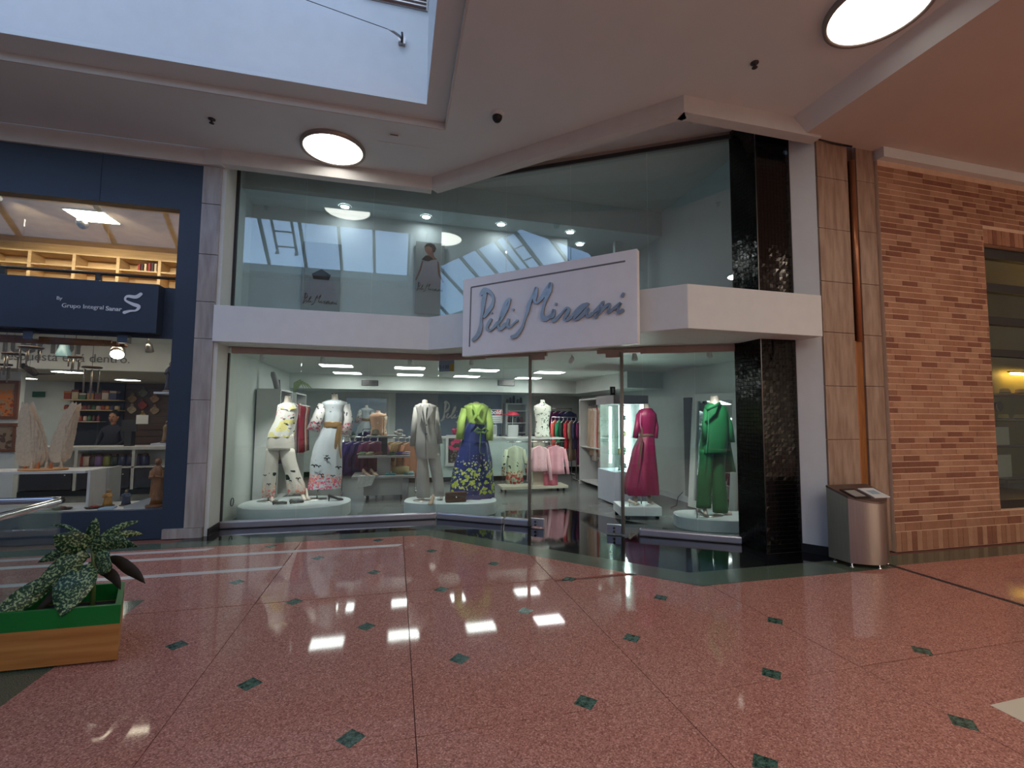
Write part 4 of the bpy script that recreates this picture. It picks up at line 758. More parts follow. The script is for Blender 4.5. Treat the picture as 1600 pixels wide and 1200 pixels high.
tr=MB(); outl(tr,[(678,420,459),(690,417,460),(703,416,460)],Y1,.55,6,.03); outl(tr,[(700,416,437),(712,414.5,436),(730,413,433),(747,410,431),(776,409,429)],Y1,.7,5,.07); outl(tr,[(700,436,460),(721,440,463.5),(739,446,469),(756,448,476),(770,450,478)],Y1,.7,5,.07,ph=1.); tr.build('trousers',hem,t)
foot([(424,774),(426,784),(430,788)],.03,Y1,t); foot([(470,766),(476,778),(480,786)],.03,Y1,t); basedisc(at(418,785,Y1).x,Y1,.2,.16,t); MB().tube([at(419,774,Y1),Vector((at(419,774,Y1).x,Y1,.205))],.012,8).build('pole',steel,t)
for x,y,s in ((414,743,3),(420,757,3.5),(456,752,4.5),(466,748,4),(444,655,2.6),(453,670,2.6)): bird(x,y,s,Y1-(.09 if y>690 else .15),t)
# --- mannequin in kimono dress
Y2=8.35; kim=prints('kimono_print',(188,192,196),[((214,66,110),26,.5,0,.13),((226,140,120),20,.4,.06,.17),((34,42,48),8,.27,.14,.38),((60,70,70),16,.16,.85,1)],.6); slv=prints('sleeve_print',(206,200,196),[((204,70,104),22,.45,0,.4),((50,50,60),15,.3,.3,1)],.6)
gold=mat('gold_sash',(150,116,74),.35,.2,var=.25); t=mannequin((at(510,700,Y2).x,Y2,.2),'headless mannequin in pale grey kimono dress with gold sash')
outl(MB(),[(615,518,527),(622,518,528),(630,516,530)],Y2,.9).build('neck',skin,t); MB().lathe(at(522.5,615.5,Y2),[(.052,-.005),(.05,.012),(.001,.018)],16).build('neck_cap',dark,t)
outl(MB(),[(625,513,531),(629,502,543),(642,507,536),(652,507.5,535),(661,507,533),(668,505,532),(685,495,534),(705,489,533),(722,486,533.5),(745,485,533),(763,482,531)],Y2,.6,8,.07,cap=False).build('dress',kim,t)
sleeve([(504,632),(498,650),(490,673)],[6,7.5,9],Y2,slv,t); sleeve([(541,632),(545,655),(541,679)],[5,6,7.5],Y2,slv,t)
outl(MB(),[(659,506.5,534),(663,506,534.5),(668,505.5,534)],Y2,.66).build('sash',gold,t); ribbon([(533,664),(531,680),(530,695),(533,716)],5,Y2-.2,gold,t,'sash_tail'); ribbon([(530,665),(527,680),(524,702)],5,Y2-.21,gold,t,'sash_tail')
MB().tube([at(496,763,Y2),Vector((at(496,763,Y2).x,Y2,.205))],.01,8).build('pole',steel,t); foot([(477,764),(481,776),(486,786)],.028,Y2,t); basedisc(at(492,787,Y2).x,Y2,.2,.18,t)
bk_=t
shoe((at(512,786,8.1).x,8.1,.2),.25,black,'black high-heeled shoe lying on the oval plinth',.24,.06); q=at(436,789,7.95); shoe((q.x-.1,7.95,.2),.2,mat('dark_slipper',(58,62,60),.6),'dark flat slipper on the oval plinth',.2,.01); shoe((q.x+.14,7.98,.2),.5,MATS['dark_slipper'],'second dark slipper turned away on the oval plinth',.16,.01)
for x,y,s in ((511,717,5),(491,728,5),(498,729,4),(529,731,5),(502,742,4),(520,744,4)): bird(x,y,s,Y2-.17,bk_)
# --- grey suit
Y3=7.85; suit=mat('grey_suit',(168,162,156),.75,var=.06,bump=.15,bscale=200); t=mannequin((at(668,700,Y3).x,Y3,.2),'headless mannequin in long pale grey blazer and wide trousers')
outl(MB(),[(625,660,668),(632,659,669),(640,656,672)],Y3,.9).build('neck',skin,t); MB().lathe(at(664,626,Y3),[(.045,-.01),(.045,.012),(.001,.02)],16).build('neck_cap',dark,t)
outl(MB(),[(630,657,671),(634,648,682),(645,649,682.5),(660,649.5,682),(677,649,684),(693,647,687),(712,651,688),(716,652,687)],Y3,.55,4,.04,cap=False).build('blazer',suit,t)
a=[at(658,631,Y3-.13),at(662,660,Y3-.2),at(652,640,Y3-.15)]; b=[at(670,631,Y3-.13),at(666,660,Y3-.2),at(677,640,Y3-.15)]; MB().add(a,[(0,1,2)]).add(b,[(0,1,2)]).build('lapels',mat('suit_lapel',(146,140,136),.7),t)
MB().add([at(661,632,Y3-.125),at(667,632,Y3-.125),at(664.5,658,Y3-.19)],[(0,1,2)]).build('inner_top',mat('inner_grey',(186,180,176),.6),t); ribbon([(664.5,660),(665,690),(665.5,716)],1.1,Y3-.215,mat('seam_grey',(90,86,84),.8),t,'front_seam')
for py in (664,678): MB().ball(at(666.5,py,Y3-.215),.012).build('button',dark,t)
sleeve([(651,637),(647,664),(644,697)],[4.5,4.2,4],Y3,suit,t); sleeve([(680,637),(683.5,666),(687,693)],[4.5,4.2,4],Y3,suit,t)
tr=MB(); outl(tr,[(708,652,668),(718,652,668),(743,651,670),(777,651.5,672)],Y3,.7,4,.05); outl(tr,[(708,668,688),(718,669,688.5),(743,674,692),(775,679,695)],Y3,.7,4,.05,ph=2); tr.build('trousers',suit,t)
basedisc(at(660,782,Y3).x,Y3,.2,.15,t); foot([(690,773),(689,782)],.03,Y3,t); foot([(661,774),(660,782)],.03,Y3,t)
bei=mat('beige_leather',(176,150,128),.4); q=at(677,784,7.62); shoe((q.x,7.62,.2),-1.9,bei,'beige leather pump standing before the grey suit',.22,.08)
q=at(712,786,7.62); t=thing('clutch_bag',(q.x,7.62,.2),'brown leather clutch bag on the plinth by the blue skirt','bag'); bag=mat('brown_leather',(88,60,46),.35,var=.3)
MB().box(q.x-.17,q.x+.17,7.57,7.68,.2,.36,rot=.05).build('body',bag,t,bevel=.02); MB().box(q.x-.172,q.x+.172,7.563,7.6,.29,.365,rot=.05).build('flap',bag,t,bevel=.01); MB().ball((q.x,7.555,.29),.014).build('clasp',chrome,t)
# --- lime blouse, blue skirt
Y4=7.95; lime=mat('lime_blouse',(186,214,110),.6,var=.18,scale=8); sk=prints('blue_lemon_skirt',(34,44,104),[((26,34,80),6,.4,0,1),((170,182,60),13,.42,.08,.42),((206,206,110),17,.3,.14,.5),((190,196,190),20,.22,.3,.58),((70,64,104),9,.8,-.1,.08)],.5)
t=mannequin((at(742,700,Y4).x,Y4,.2),'headless mannequin in lime blouse and navy skirt with yellow flowers')
outl(MB(),[(628,740,748),(634,739,749),(640,737,752)],Y4,.9).build('neck',skin,t); MB().lathe(at(744,629,Y4),[(.045,-.01),(.045,.012),(.001,.02)],16).build('neck_cap',dark,t)
outl(MB(),[(630,735,755),(635,725,763),(645,727,762),(654,730,760),(663,733,757)],Y4,.6,9,.05).build('blouse',lime,t)
ribbon([(738,632),(745,648),(754,660)],4,Y4-.19,mat('lime_dark',(150,180,84),.6),t,'wrap_fold'); ribbon([(752,632),(744,648),(735,659)],4,Y4-.2,MATS['lime_dark'],t,'wrap_fold')
sleeve([(726,639),(720,660),(718,686)],[5.5,6,6.5],Y4,lime,t); sleeve([(761,639),(765,662),(763.5,688)],[5.5,5.5,6],Y4,lime,t)
outl(MB(),[(660,732,756),(666,729,757),(677,725,759),(693,720,763),(718,712,767.5),(743,706,769),(768,703.5,771),(780,704,770)],Y4,.55,9,.08,dmax=.3,cap=False).build('skirt',sk,t)
gb=mat('green_bow',(96,124,70),.5)
for s in (-1,1): MB().tube([at(752,674,Y4-.22),at(752+s*6,669,Y4-.25),at(752+s*10,673,Y4-.24),at(752+s*5,677,Y4-.24),at(752,674,Y4-.22)],.022,8,.4).build('bow_loop',gb,t)
ribbon([(751,675),(750,690),(750,707),(758,709)],2,Y4-.27,gb,t,'bow_tail'); basedisc(at(742,782,Y4).x,Y4,.2,.15,t); MB().tube([at(742,776,Y4),Vector((at(742,776,Y4).x,Y4,.2))],.02,8).build('pole',steel,t)
# --- magenta dress
Y5=6.85; mag=mat('magenta_dress',(146,16,74),.45,var=.25,scale=5,stretch=(3,3,.8)); olv=mat('olive_ribbon',(110,90,72),.5)
t=mannequin((at(1008,700,Y5).x,Y5,.2),'headless mannequin in a flared magenta shirt dress with olive tie')
outl(MB(),[(631,1006,1014),(637,1006,1014.5),(643,1003,1018)],Y5,.9).build('neck',skin,t); MB().lathe(at(1010,632,Y5),[(.04,-.01),(.04,.008),(.001,.014)],16).build('neck_cap',dark,t)
outl(MB(),[(638,1003,1018),(642,999,1021),(647,996,1025),(663,997,1024),(680,1000,1021),(687,997,1022),(703,990,1023),(726,985,1025),(748,979,1027),(762,976,1028),(772,978,1028.5)],Y5,.65,7,.08,dmax=.34,cap=False).build('dress',mag,t)
sleeve([(998,648),(993.5,668),(990,684)],[4.5,4.5,5],Y5,mag,t); sleeve([(1022,648),(1024,668),(1021,684)],[4,4,4.2],Y5,mag,t); outl(MB(),[(678,999.5,1021.5),(682,999.5,1021.5)],Y5,.7).build('belt',olv,t)
ribbon([(1003,668),(1002,690),(999,715),(995,737)],3.4,Y5-.24,olv,t,'tie_tail'); ribbon([(1001,645),(1000,660),(1003,675)],2.2,Y5-.2,mat('pink_placket',(196,120,150),.4),t,'placket')
foot([(1012,768),(1012,784),(1013,795)],.035,Y5,t); foot([(995,766),(990,784),(986,790)],.03,Y5,t); MB().tube([at(1002,768,Y5),Vector((at(1002,780,Y5).x,Y5,.2))],.01,8).build('pole',steel,t)
t=thing('display_trolley',(at(998,800,6.8).x,6.85,0),'low white wheeled box carrying the magenta dress mannequin','trolley'); q=at(998,800,6.8)
MB().box(q.x-.33,q.x+.32,6.6,7.1,.06,.2,rot=R(-14)).build('box',pw,t,bevel=.006)
for u,v in ((-.26,-.17),(.26,-.17),(-.26,.2),(.26,.2)): MB().lathe((q.x+u,6.85+v,.0),[(.001,0),(.028,.0),(.032,.03),(.028,.06),(.001,.06)],10).build('wheel',black,t)
shoe((q.x-.22,6.72,.2),.3,skin,'white sandal lying on the low wheeled box',.22,.05)
# --- green outfit
Y6=6.0; grn=mat('emerald_cloth',(0,106,54),.75,var=.15,scale=4); t=mannequin((at(1115,700,Y6).x,Y6,.17),'headless mannequin in an emerald green cape top and trousers')
outl(MB(),[(619,1111.5,1121),(627,1110.5,1122.5),(634,1107,1126)],Y6,.9).build('neck',skin,t); MB().lathe(at(1116.5,620,Y6),[(.042,-.01),(.042,.006),(.001,.012)],16).build('neck_cap',dark,t)
outl(MB(),[(630,1108,1124),(634,1103,1131),(645,1101,1136),(672,1099,1137),(690,1096,1136),(700,1095,1134),(708,1095,1133)],Y6,.6,5,.05).build('cape_top',grn,t)
MB().tube([at(1104,641,Y6-.17),at(1110,637,Y6-.2),at(1118,634,Y6-.2),at(1125,630,Y6-.12)],.025,8,.6).build('cowl',grn,t); ribbon([(1107,645),(1106,675),(1103,708)],1.2,Y6-.19,mat('green_seam',(70,160,110),.6),t,'front_seam')
sleeve([(1131,636),(1138,665),(1139,691)],[5,5.5,6],Y6,grn,t); sleeve([(1104,640),(1099,665),(1098,690)],[5,5,5],Y6,grn,t); outl(MB(),[(688,1130,1140),(710,1130,1144),(737,1130,1149)],Y6+.12,.5,4,.06).build('cape_tail',grn,t)
tr=MB(); outl(tr,[(702,1094,1114),(720,1094,1113),(740,1092,1112),(775,1090,1110),(793,1089,1110)],Y6,.7,4,.05); outl(tr,[(702,1112,1133),(720,1113,1132),(740,1114,1131.5),(775,1114,1135),(800,1115,1137)],Y6,.7,4,.05); tr.build('trousers',grn,t)
foot([(1126,797),(1132,808),(1138,818)],.034,Y6,t,-.04); foot([(1100,790),(1098,800),(1094,803)],.03,Y6,t); basedisc(at(1110,806,Y6).x,Y6-.05,.17,.16,t); q=at(1096,806,5.9); shoe((q.x-.12,5.85,.17),.15,mat('silver_shoe',(150,146,140),.3,.5),'silver heeled sandal beside the green outfit',.2,.08)
# ------------------------------------------------------------------ boutique furniture
lam=mat('laminate_white',(196,198,196),.45,var=.04); lamg=mat('laminate_grey',(150,150,148),.5,var=.05); hang=mat('hanger_white',(220,216,208),.45)
def cabinet(name,x0,x1,y0,y1,z1,openside,label,shelves=(.1,)):
    t=thing(name,((x0+x1)/2,(y0+y1)/2,0),label,'wardrobe'); th=.03
    MB().box(x0,x1,y0,y0+th,0,z1).build('side_panel',lam,t); MB().box(x0,x1,y1-th,y1,0,z1).build('side_panel',lam,t); MB().box(x0,x1,y0+th,y1-th,z1-th,z1).build('top_panel',lam,t)
    if openside>0: MB().box(x0,x0+.02,y0+th,y1-th,.0,z1-th).build('back_panel',dark,t)
    else: MB().box(x1-.02,x1,y0+th,y1-th,0,z1-th).build('back_panel',lamg,t)
    for s in shelves: MB().box(x0+.02,x1-.02,y0+th,y1-th,s-.02,s).build('shelf',lam,t)
    xm_=(x0+x1)/2; MB().tube([(xm_,y0+th,z1-.14),(xm_,y1-th,z1-.14)],.012,8).build('rail',chrome,t); return t
def garment(p,width,height,mt,label,group=None,yaw=0.,sleeves=.0,flare=1.02,depth=.05,name='hanging_garment',hg=True,cat='garment'):
    """garment on a hanger; p = hook point on the rail"""
    p=Vector(p); t=thing(name,p-Vector((0,0,height+.08)),label,cat,group); c,s=math.cos(yaw),math.sin(yaw); f=lambda u,v,w_: p+Vector((u*c-v*s,u*s+v*c,w_-.08)); ph=random.random()*6
    if hg: MB().tube([f(-width*.42,0,-.055),f(-.02,0,-.005),f(0,0,.0),f(.02,0,-.005),f(width*.42,0,-.055)],.009,6).tube([f(0,0,0),f(0,0,.05),f(.02,0,.07),f(.015,0,.085)],.004,5).build('hanger',hang,t)
    rings=[]
    for z_,w_ in ((0,.18),(-.03,.5),(-.06,.84),(-.11,.9),(-.24,.82),(-height*.5,.8),(-height*.8,flare*.86),(-height,flare*.9)):
        rr=width*.5*w_; rings.append([f(rr*math.cos(a)*(1+.05*math.cos(5*a+ph)),depth*(.7+.6*(-z_/height))*math.sin(a)*(1+.35*math.cos(6*a+ph)),z_) for a in [2*math.pi*k/24 for k in range(24)]])
    MB().loft(rings).build('cloth',mt,t)
    if sleeves:
        for q in (-1,1): MB().tube([f(q*width*.42,0,-.075),f(q*width*.56,-.01,-.1-sleeves*.5),f(q*width*.62,-.03,-.1-sleeves)],[.045,.042,.036],10,.6).build('sleeve',mt,t)
    return t
cloth=lambda c,v=.2: mat('cloth_%d_%d_%d'%c,c,.8,var=v,scale=9,stretch=(4,4,.8))
zc1=at(410,607,8.8).z
cabinet('wardrobe_unit',-2.33,-1.95,8.8,9.75,zc1,1,'pale laminate wardrobe behind the flower-print mannequins')
cabinet('wardrobe_unit',-2.33,-1.95,10.1,11.2,zc1,1,'second laminate wardrobe further along the left wall')
for i,c in enumerate(((150,158,156),(186,150,120),(70,50,84),(190,176,120),(160,60,80),(150,158,156))): garment((-2.0,8.95+i*.13,zc1-.14),.42,.95+.08*(i%3),cloth(c),cname(c)+' garment hanging in the wardrobe behind the bird-print blouse','garments in the first wardrobe',R(4))
for i,c in enumerate(((170,40,60),(120,30,46),(190,170,150),(150,80,60),(60,60,80))): garment((-2.0,10.25+i*.17,zc1-.14),.42,1.0,cloth(c),cname(c)+' garment hanging in the wardrobe further along the left wall','garments in the second wardrobe',R(4))
q=at(431,603,9.0); t=thing('sculpture',(q.x,9.0,zc1),'slender grey curved sculpture on top of the wardrobe','sculpture'); MB().tube([(q.x+.03,9.0,zc1),(q.x,9.0,zc1+.14),(q.x-.05,9.0,zc1+.26),(q.x-.06,9.0,zc1+.31)],[.05,.055,.045,.03],10).build('figure',lamg,t); MB().tube([(q.x+.06,9.0,zc1),(q.x+.05,9.0,zc1+.17)],[.02,.015],8).build('small_figure',dark,t)
q=at(478,615,10.2); t=thing('leaf_sculpture',(q.x-.25,10.3,zc1),'pale green arched leaf ornament on the rear wardrobe','ornament')
for k in range(4): MB().tube([(q.x-.25,10.3,zc1),(q.x-.24+.04*k,10.3,zc1+.2),(q.x-.14+.05*k,10.3,zc1+.27-.03*k),(q.x-.06+.05*k,10.3,zc1+.1)],[.015,.022,.02,.006],8).build('leaf',mat('sage',(150,170,120),.5),t)
q=at(355,795,7.9); t=thing('power_cable',(-2.33,7.75,.05),'coiled black cable hanging on the side wall inside the window','cable'); MB().tube([(-2.345,7.85+.07*math.cos(k*.6),.28+.06*math.sin(k*.6)) for k in range(13)],.006,6).build('coil',black,t)
# mirror on the rear wall
mir=mat('mirror_surface',(200,208,208),.02,1,var=0)
a,b=at(542,622,12.85),at(602,705,12.85); t=thing('wall_mirror',((a.x+b.x)/2,12.88,b.z),'wide wall mirror on the rear wall reflecting the ceiling panels','mirror'); MB().box(a.x-.05,b.x+.05,12.86,12.895,b.z-.05,a.z+.05).build('frame',lam,t); MB().box(a.x,b.x,12.85,12.86,b.z,a.z).build('glass',mir,t)
# tiered display table
Yt=9.05; tt=thing('display_table',(at(600,780,Yt).x,9.35,0),'grey three-tier display table on wheels with accessories','table')
def tier(x0,x1,py,th,dep,name): a=at(x0,py,Yt+.0); b=at(x1,py,Yt); zz=(a.z+b.z)/2; MB().box(a.x,b.x,Yt,Yt+dep,zz-th,zz).build(name,lamg,tt,bevel=.004); return zz
z_bot=tier(549,648,744,.04,.75,'lower_tier')
Yt=9.15; z_mid=tier(559,641,712,.04,.6,'middle_tier'); Yt=9.2; z_top=tier(572,634,681,.03,.5,'upper_tier'); Yt=9.1
a=at(568,760,9.1); b=at(629,760,9.1); MB().box(a.x,b.x,9.12,9.7,.1,z_bot-.04).build('base_box',lamg,tt)
a=at(589,730,9.3); b=at(610,730,9.3); MB().box(a.x,b.x,9.3,9.6,z_bot,z_mid-.04).build('riser',lamg,tt); a=at(596,700,9.3); b=at(605,700,9.3); MB().box(a.x,b.x,9.32,9.5,z_mid,z_top-.03).build('post',dark,tt)
for px in (573,627):
    for yy in (9.15,9.65): x=at(px,780,9.15).x; MB().tube([(x-.015,yy,.05),(x+.015,yy,.05)],.05,14).build('wheel',black,tt); MB().tube([(x,yy,.05),(x,yy,.1)],.012,6).build('fork',steel,tt)
fc=[(150,170,140),(190,186,150),(160,110,90),(60,120,90),(80,70,150),(190,170,190)]
for i,(px,c) in enumerate(zip((565,577,590,612,623,634),fc)):
    q=at(px,710,9.35); t=thing('folded_scarf',(q.x,9.35,z_mid),cname(c)+' folded scarf on the middle tier of the display table','scarf','scarves on the middle tier'); MB().ball((q.x,9.35,z_mid+.022),.09,1.,1.2,.25).build('fold',cloth(c,.35),t); MB().ball((q.x+.03,9.33,z_mid+.05),.06,1.1,1.,.25).build('fold',cloth(c,.35),t)
for px,lab,yy in ((610,'turquoise eye mask on the lower tier beside the box',9.2),(639,'turquoise eye mask at the corner of the lower tier',9.2)):
    q=at(px,742,yy); t=thing('eye_mask',(q.x,yy,z_bot),lab,'mask'); MB().ball((q.x-.05,yy,z_bot+.02),.05,1.2,1,.4).build('lens_pad',mat('turquoise',(40,160,170),.4),t); MB().ball((q.x+.05,yy,z_bot+.02),.05,1.2,1,.4).build('lens_pad',MATS['turquoise'],t)
q=at(626,733,9.45); t=thing('round_box',(q.x,9.45,z_bot),'round straw coloured box on the lower tier','box'); MB().lathe((q.x,9.45,z_bot),[(.001,0),(.16,0),(.165,.12),(.15,.13),(.001,.135)],24).build('box',mat('straw',(190,170,120),.7),t)
for px,lab in ((571,'beige sandal on the lower tier, toe outward'),(583,'beige sandal on the lower tier next to the central riser')): q=at(px,738,9.3); shoe((q.x-.05,9.25,z_bot),-.9,bei,lab,.22,.07)
q=at(572,748,9.04); t=thing('lace_cloth',(q.x,9.02,z_bot-.2),'white lace cloth draped over the lower tier edge','cloth'); MB().slab((q.x-.16,9.01,z_bot-.2),(q.x+.1,9.01,z_bot-.16),(q.x+.17,9.03,z_bot+.006),(q.x-.14,9.03,z_bot+.006),.008).slab((q.x-.14,9.03,z_bot+.003),(q.x+.17,9.03,z_bot+.003),(q.x+.2,9.22,z_bot+.003),(q.x-.1,9.22,z_bot+.003),.008).build('drape',mat('lace',(206,208,204),.8,var=.25,scale=40),t)
q=at(591,680,9.45); t=thing('bust_form',(q.x,9.45,z_top),'small peach blouse on a bust form atop the display table','bust'); pch=prints('peach_blouse',(206,160,130),[((230,214,196),12,.35,0,1),((120,110,80),18,.25,0,.4)],.6)
outl(MB(),[(642,588,594),(645,587,595),(647,580,602),(650,577,605),(658,579,604),(668,581,602),(681,579,605)],9.45,.6,6,.05).build('blouse',pch,t)
q=at(600,660,9.3); t=thing('necklace_stand',(q.x,9.3,z_top),'thin brass T-shaped jewellery stand on the upper tier','stand'); MB().tube([(q.x,9.3,z_top),(q.x,9.3,z_top+.38)],.008,6).build('post',gold,t); MB().tube([(q.x-.09,9.3,z_top+.38),(q.x+.09,9.3,z_top+.38)],.007,6).build('arm',gold,t); MB().lathe((q.x,9.3,z_top),[(.001,.012),(.07,.01),(.07,0)],14).build('foot',gold,t)
for px,lab,c in ((581,'dark patterned scarf heaped on the upper tier',(96,90,64)),(621,'white bow headband on the upper tier',(210,204,196))):
    q=at(px,678,9.3); t=thing('scarf_heap',(q.x,9.3,z_top),lab,'scarf'); [MB().ball((q.x+random.uniform(-.07,.07),9.3+random.uniform(-.05,.05),z_top+.03+.03*k),.05,1.3,1,.7).build('fold',cloth(c,.6),t) for k in range(3)]
# purple and brown clothes racks either side
def rack(x0,x1,Y,z,label):
    t=thing('clothes_rack',((x0+x1)/2,Y,0),label,'clothes rack'); MB().tube([(x0,Y,z),(x1,Y,z)],.014,8).build('rail',chrome,t)
    for x in (x0,x1): MB().tube([(x,Y,0),(x,Y,z)],.014,8).build('upright',chrome,t); MB().tube([(x,Y-.22,.02),(x,Y+.22,.02)],.016,8).build('foot',chrome,t)
    return t
zp=at(560,683,9.95).z; xa,xb_=at(540,700,9.95).x,at(582,700,9.95).x; rack(xa-.05,xb_+.1,9.95,zp,'chrome rack of purple garments behind the display table')
for i,c in enumerate(((50,34,96),(58,36,104),(44,30,80),(96,30,70),(84,24,54))): garment((xa+.02+i*.15,9.95-.02*i,zp),.42,.66,cloth(c),'purple garment on the rack behind the display table' if i<3 else 'burgundy garment on the rack behind the display table','purple rack garments' if i<3 else 'burgundy rack garments',R(20),.4)
xa,xb_=at(608,700,10.15).x,at(643,700,10.15).x; zp=at(625,684,10.15).z; rack(xa-.1,xb_+.1,10.15,zp,'chrome rack of brown garments behind the display table')
for i,c in enumerate(((150,116,76),(170,140,96),(120,90,56),(176,120,90))): garment((xa+.05+i*.14,10.15-.02*i,zp),.44,.75,cloth(c),cname(c)+' garment on the rack behind the display table','brown rack garments',R(15),.3)
# rear counter with picture, card, lamp
zk=at(720,683,11.3).z; x0,x1=at(640,700,11.3).x,at(838,700,11.3).x
kc=thing('sales_counter',((x0+x1)/2,11.6,0),'long pale counter along the rear of the boutique','counter'); MB().box(x0,x1,11.3,11.35,.12,zk-.04).build('front_panel',mat('counter_pale',(184,200,196),.4,var=.04),kc); MB().box(x0-.02,x1+.02,11.26,11.95,zk-.04,zk).build('worktop',lam,kc); MB().box(x0,x1,11.38,11.9,0,.12).build('plinth_board',black,kc); MB().box(x0,x0+.03,11.35,11.9,.12,zk-.04).box(x1-.03,x1,11.35,11.9,.12,zk-.04).build('end_panel',lam,kc)
for k in range(1,5): x=x0+(x1-x0)*k/5; MB().box(x-.003,x+.003,11.297,11.3,.12,zk-.04).build('panel_joint',lamg,kc)
a,b=at(697,680,11.2),at(722,728,11.2); t=thing('framed_print',((a.x+b.x)/2,11.22,b.z),'white framed flower picture leaning on the counter front','picture'); MB().box(a.x,b.x,11.19,11.25,b.z,a.z).build('frame',lam,t); MB().box(a.x+.06,b.x-.04,11.18,11.19,b.z+.08,a.z-.07).build('print',prints('flower_art',(60,52,50),[((190,60,100),9,.5,.5,1),((120,110,100),14,.4,0,.6)]),t)
q=at(716,684,11.4); t=thing('flower_bunch',(q.x,11.4,zk),'bunch of deep pink flowers on the counter','flowers'); 
for k in range(9): MB().ball((q.x+random.uniform(-.13,.13),11.4+random.uniform(-.08,.08),zk+.06+random.uniform(0,.12)),.05).build('blossom',mat('deep_pink',(170,40,84),.6,var=.3),t)
a,b=at(764.5,640,11.5),at(784.5,661,11.5); t=thing('payment_sign',((a.x+b.x)/2,11.5,zk),'white card sign with red and black header on the counter','sign'); MB().box(a.x,b.x,11.49,11.51,b.z,a.z).build('card',white,t); h=a.z-(a.z-b.z)*.42
MB().box(a.x+.01,(a.x+b.x)/2,11.485,11.49,h,a.z-.01).build('header_dark',mat('sign_navy',(28,28,52),.5),t); MB().box((a.x+b.x)/2,b.x-.01,11.485,11.49,h,a.z-.01).build('header_red',mat('sign_red',(190,40,50),.5),t)
text_mesh('lettering','bold',.15,wht,FX(Vector((a.x+.035,11.482,h+.03)),0),t,ext=.001,offset=.004); MB().box((a.x+b.x)/2-.008,(a.x+b.x)/2+.008,11.5,11.515,zk,b.z).build('stand',steel,t); MB().box((a.x+b.x)/2-.08,(a.x+b.x)/2+.08,11.45,11.56,zk,zk+.012).build('foot',steel,t)
for k in range(3): MB().box(a.x+.05,b.x-.05,11.486,11.489,b.z+.03+k*.05,b.z+.042+k*.05).build('text_line',lamg,t)
a,b=at(766,664,11.45),at(776,677,11.45); t=thing('small_frame',((a.x+b.x)/2,11.45,zk),'small photo frame on the counter below the card sign','picture'); MB().box(a.x,b.x,11.44,11.46,zk,a.z).build('frame',lam,t); MB().box(a.x+.02,b.x-.02,11.435,11.44,zk+.06,a.z-.02).build('photo',lamg,t)
q=at(801,647,11.4); t=thing('hat_stand',(q.x,11.4,zk),'red cap resting on a white display stand on the counter','hat stand'); z0=zk; MB().box(q.x-.13,q.x+.13,11.33,11.47,z0,at(801,664,11.4).z).build('block',lam,t); MB().tube([(q.x,11.4,z0),(q.x,11.4,q.z)],.012,8).build('post',lam,t); rd_=mat('red_cap',(190,36,60),.5); MB().lathe((q.x,11.4,q.z-.03),[(.16,.0),(.15,.03),(.11,.07),(.05,.095),(.001,.1)],18,1.05,.9).build('cap',rd_,t); MB().slab((q.x-.3,11.3,q.z-.02),(q.x-.1,11.3,q.z-.03),(q.x-.1,11.5,q.z-.02),(q.x-.3,11.48,q.z-.01),.012).build('peak',rd_,t)
for k in range(8): 
    px=(772,785,795,812,820,826,833,838)[k]; q=at(px,681,11.5); t=thing('accessory',(q.x,11.75,zk),cname(((50,70,80),(40,50,60),(150,160,150))[k%3])+' small accessory lying on the rear counter','accessory','accessories on the rear counter'); MB().ball((q.x,11.75,zk+.02),.04,1.,1,.5).build('piece',cloth(((50,70,80),(40,50,60),(150,160,150))[k%3],.4),t)
a,b=at(789,630,12.7),at(823,682,12.7); t=thing('rear_bookcase',((a.x+b.x)/2,12.8,0),'white glazed shelf cabinet against the rear wall','cabinet'); z1=a.z
MB().box(a.x,b.x,12.9,12.94,0,z1).build('back_panel',lamg,t); MB().box(a.x,a.x+.06,12.6,12.9,0,z1).box(b.x-.06,b.x,12.6,12.9,0,z1).build('side_panel',lam,t)
for zz in (.9,1.15,1.42,z1-.2,z1): MB().box(a.x+.06,b.x-.06,12.6,12.9,zz-.03,zz).build('shelf',lam,t)
for k in range(10): x=a.x+.12+(k%5)*.09; zz=(1.15,1.42)[k//5]; jar(x,12.7,zz,.16,.035,((40,44,60),(120,40,40),(60,70,60),(150,150,140))[k%4],cname(((40,44,60),(120,40,40),(60,70,60),(150,150,140))[k%4])+' item on a shelf of the rear cabinet','items in the rear cabinet','bottle','bottle')
for k,px in enumerate((793,798,803,809,814)): q=at(px,629,12.7); jar(q.x,12.72,z1,.12+.1*(k%3)/2,.04,((96,90,40),(60,50,40),(50,60,50))[k%3],'dark ornament on top of the rear cabinet','ornaments on the rear cabinet','ornament','ornament')
wlg=thing('wall_script',(1.2,12.95,1.5),'silver script lettering mounted on the blue-grey rear wall','lettering'); q=at(688,655,12.94); script(wlg,(q.x,12.955,q.z-.05),(1,0,0),1.7,silver,(0,-1,0),.01,1.6)
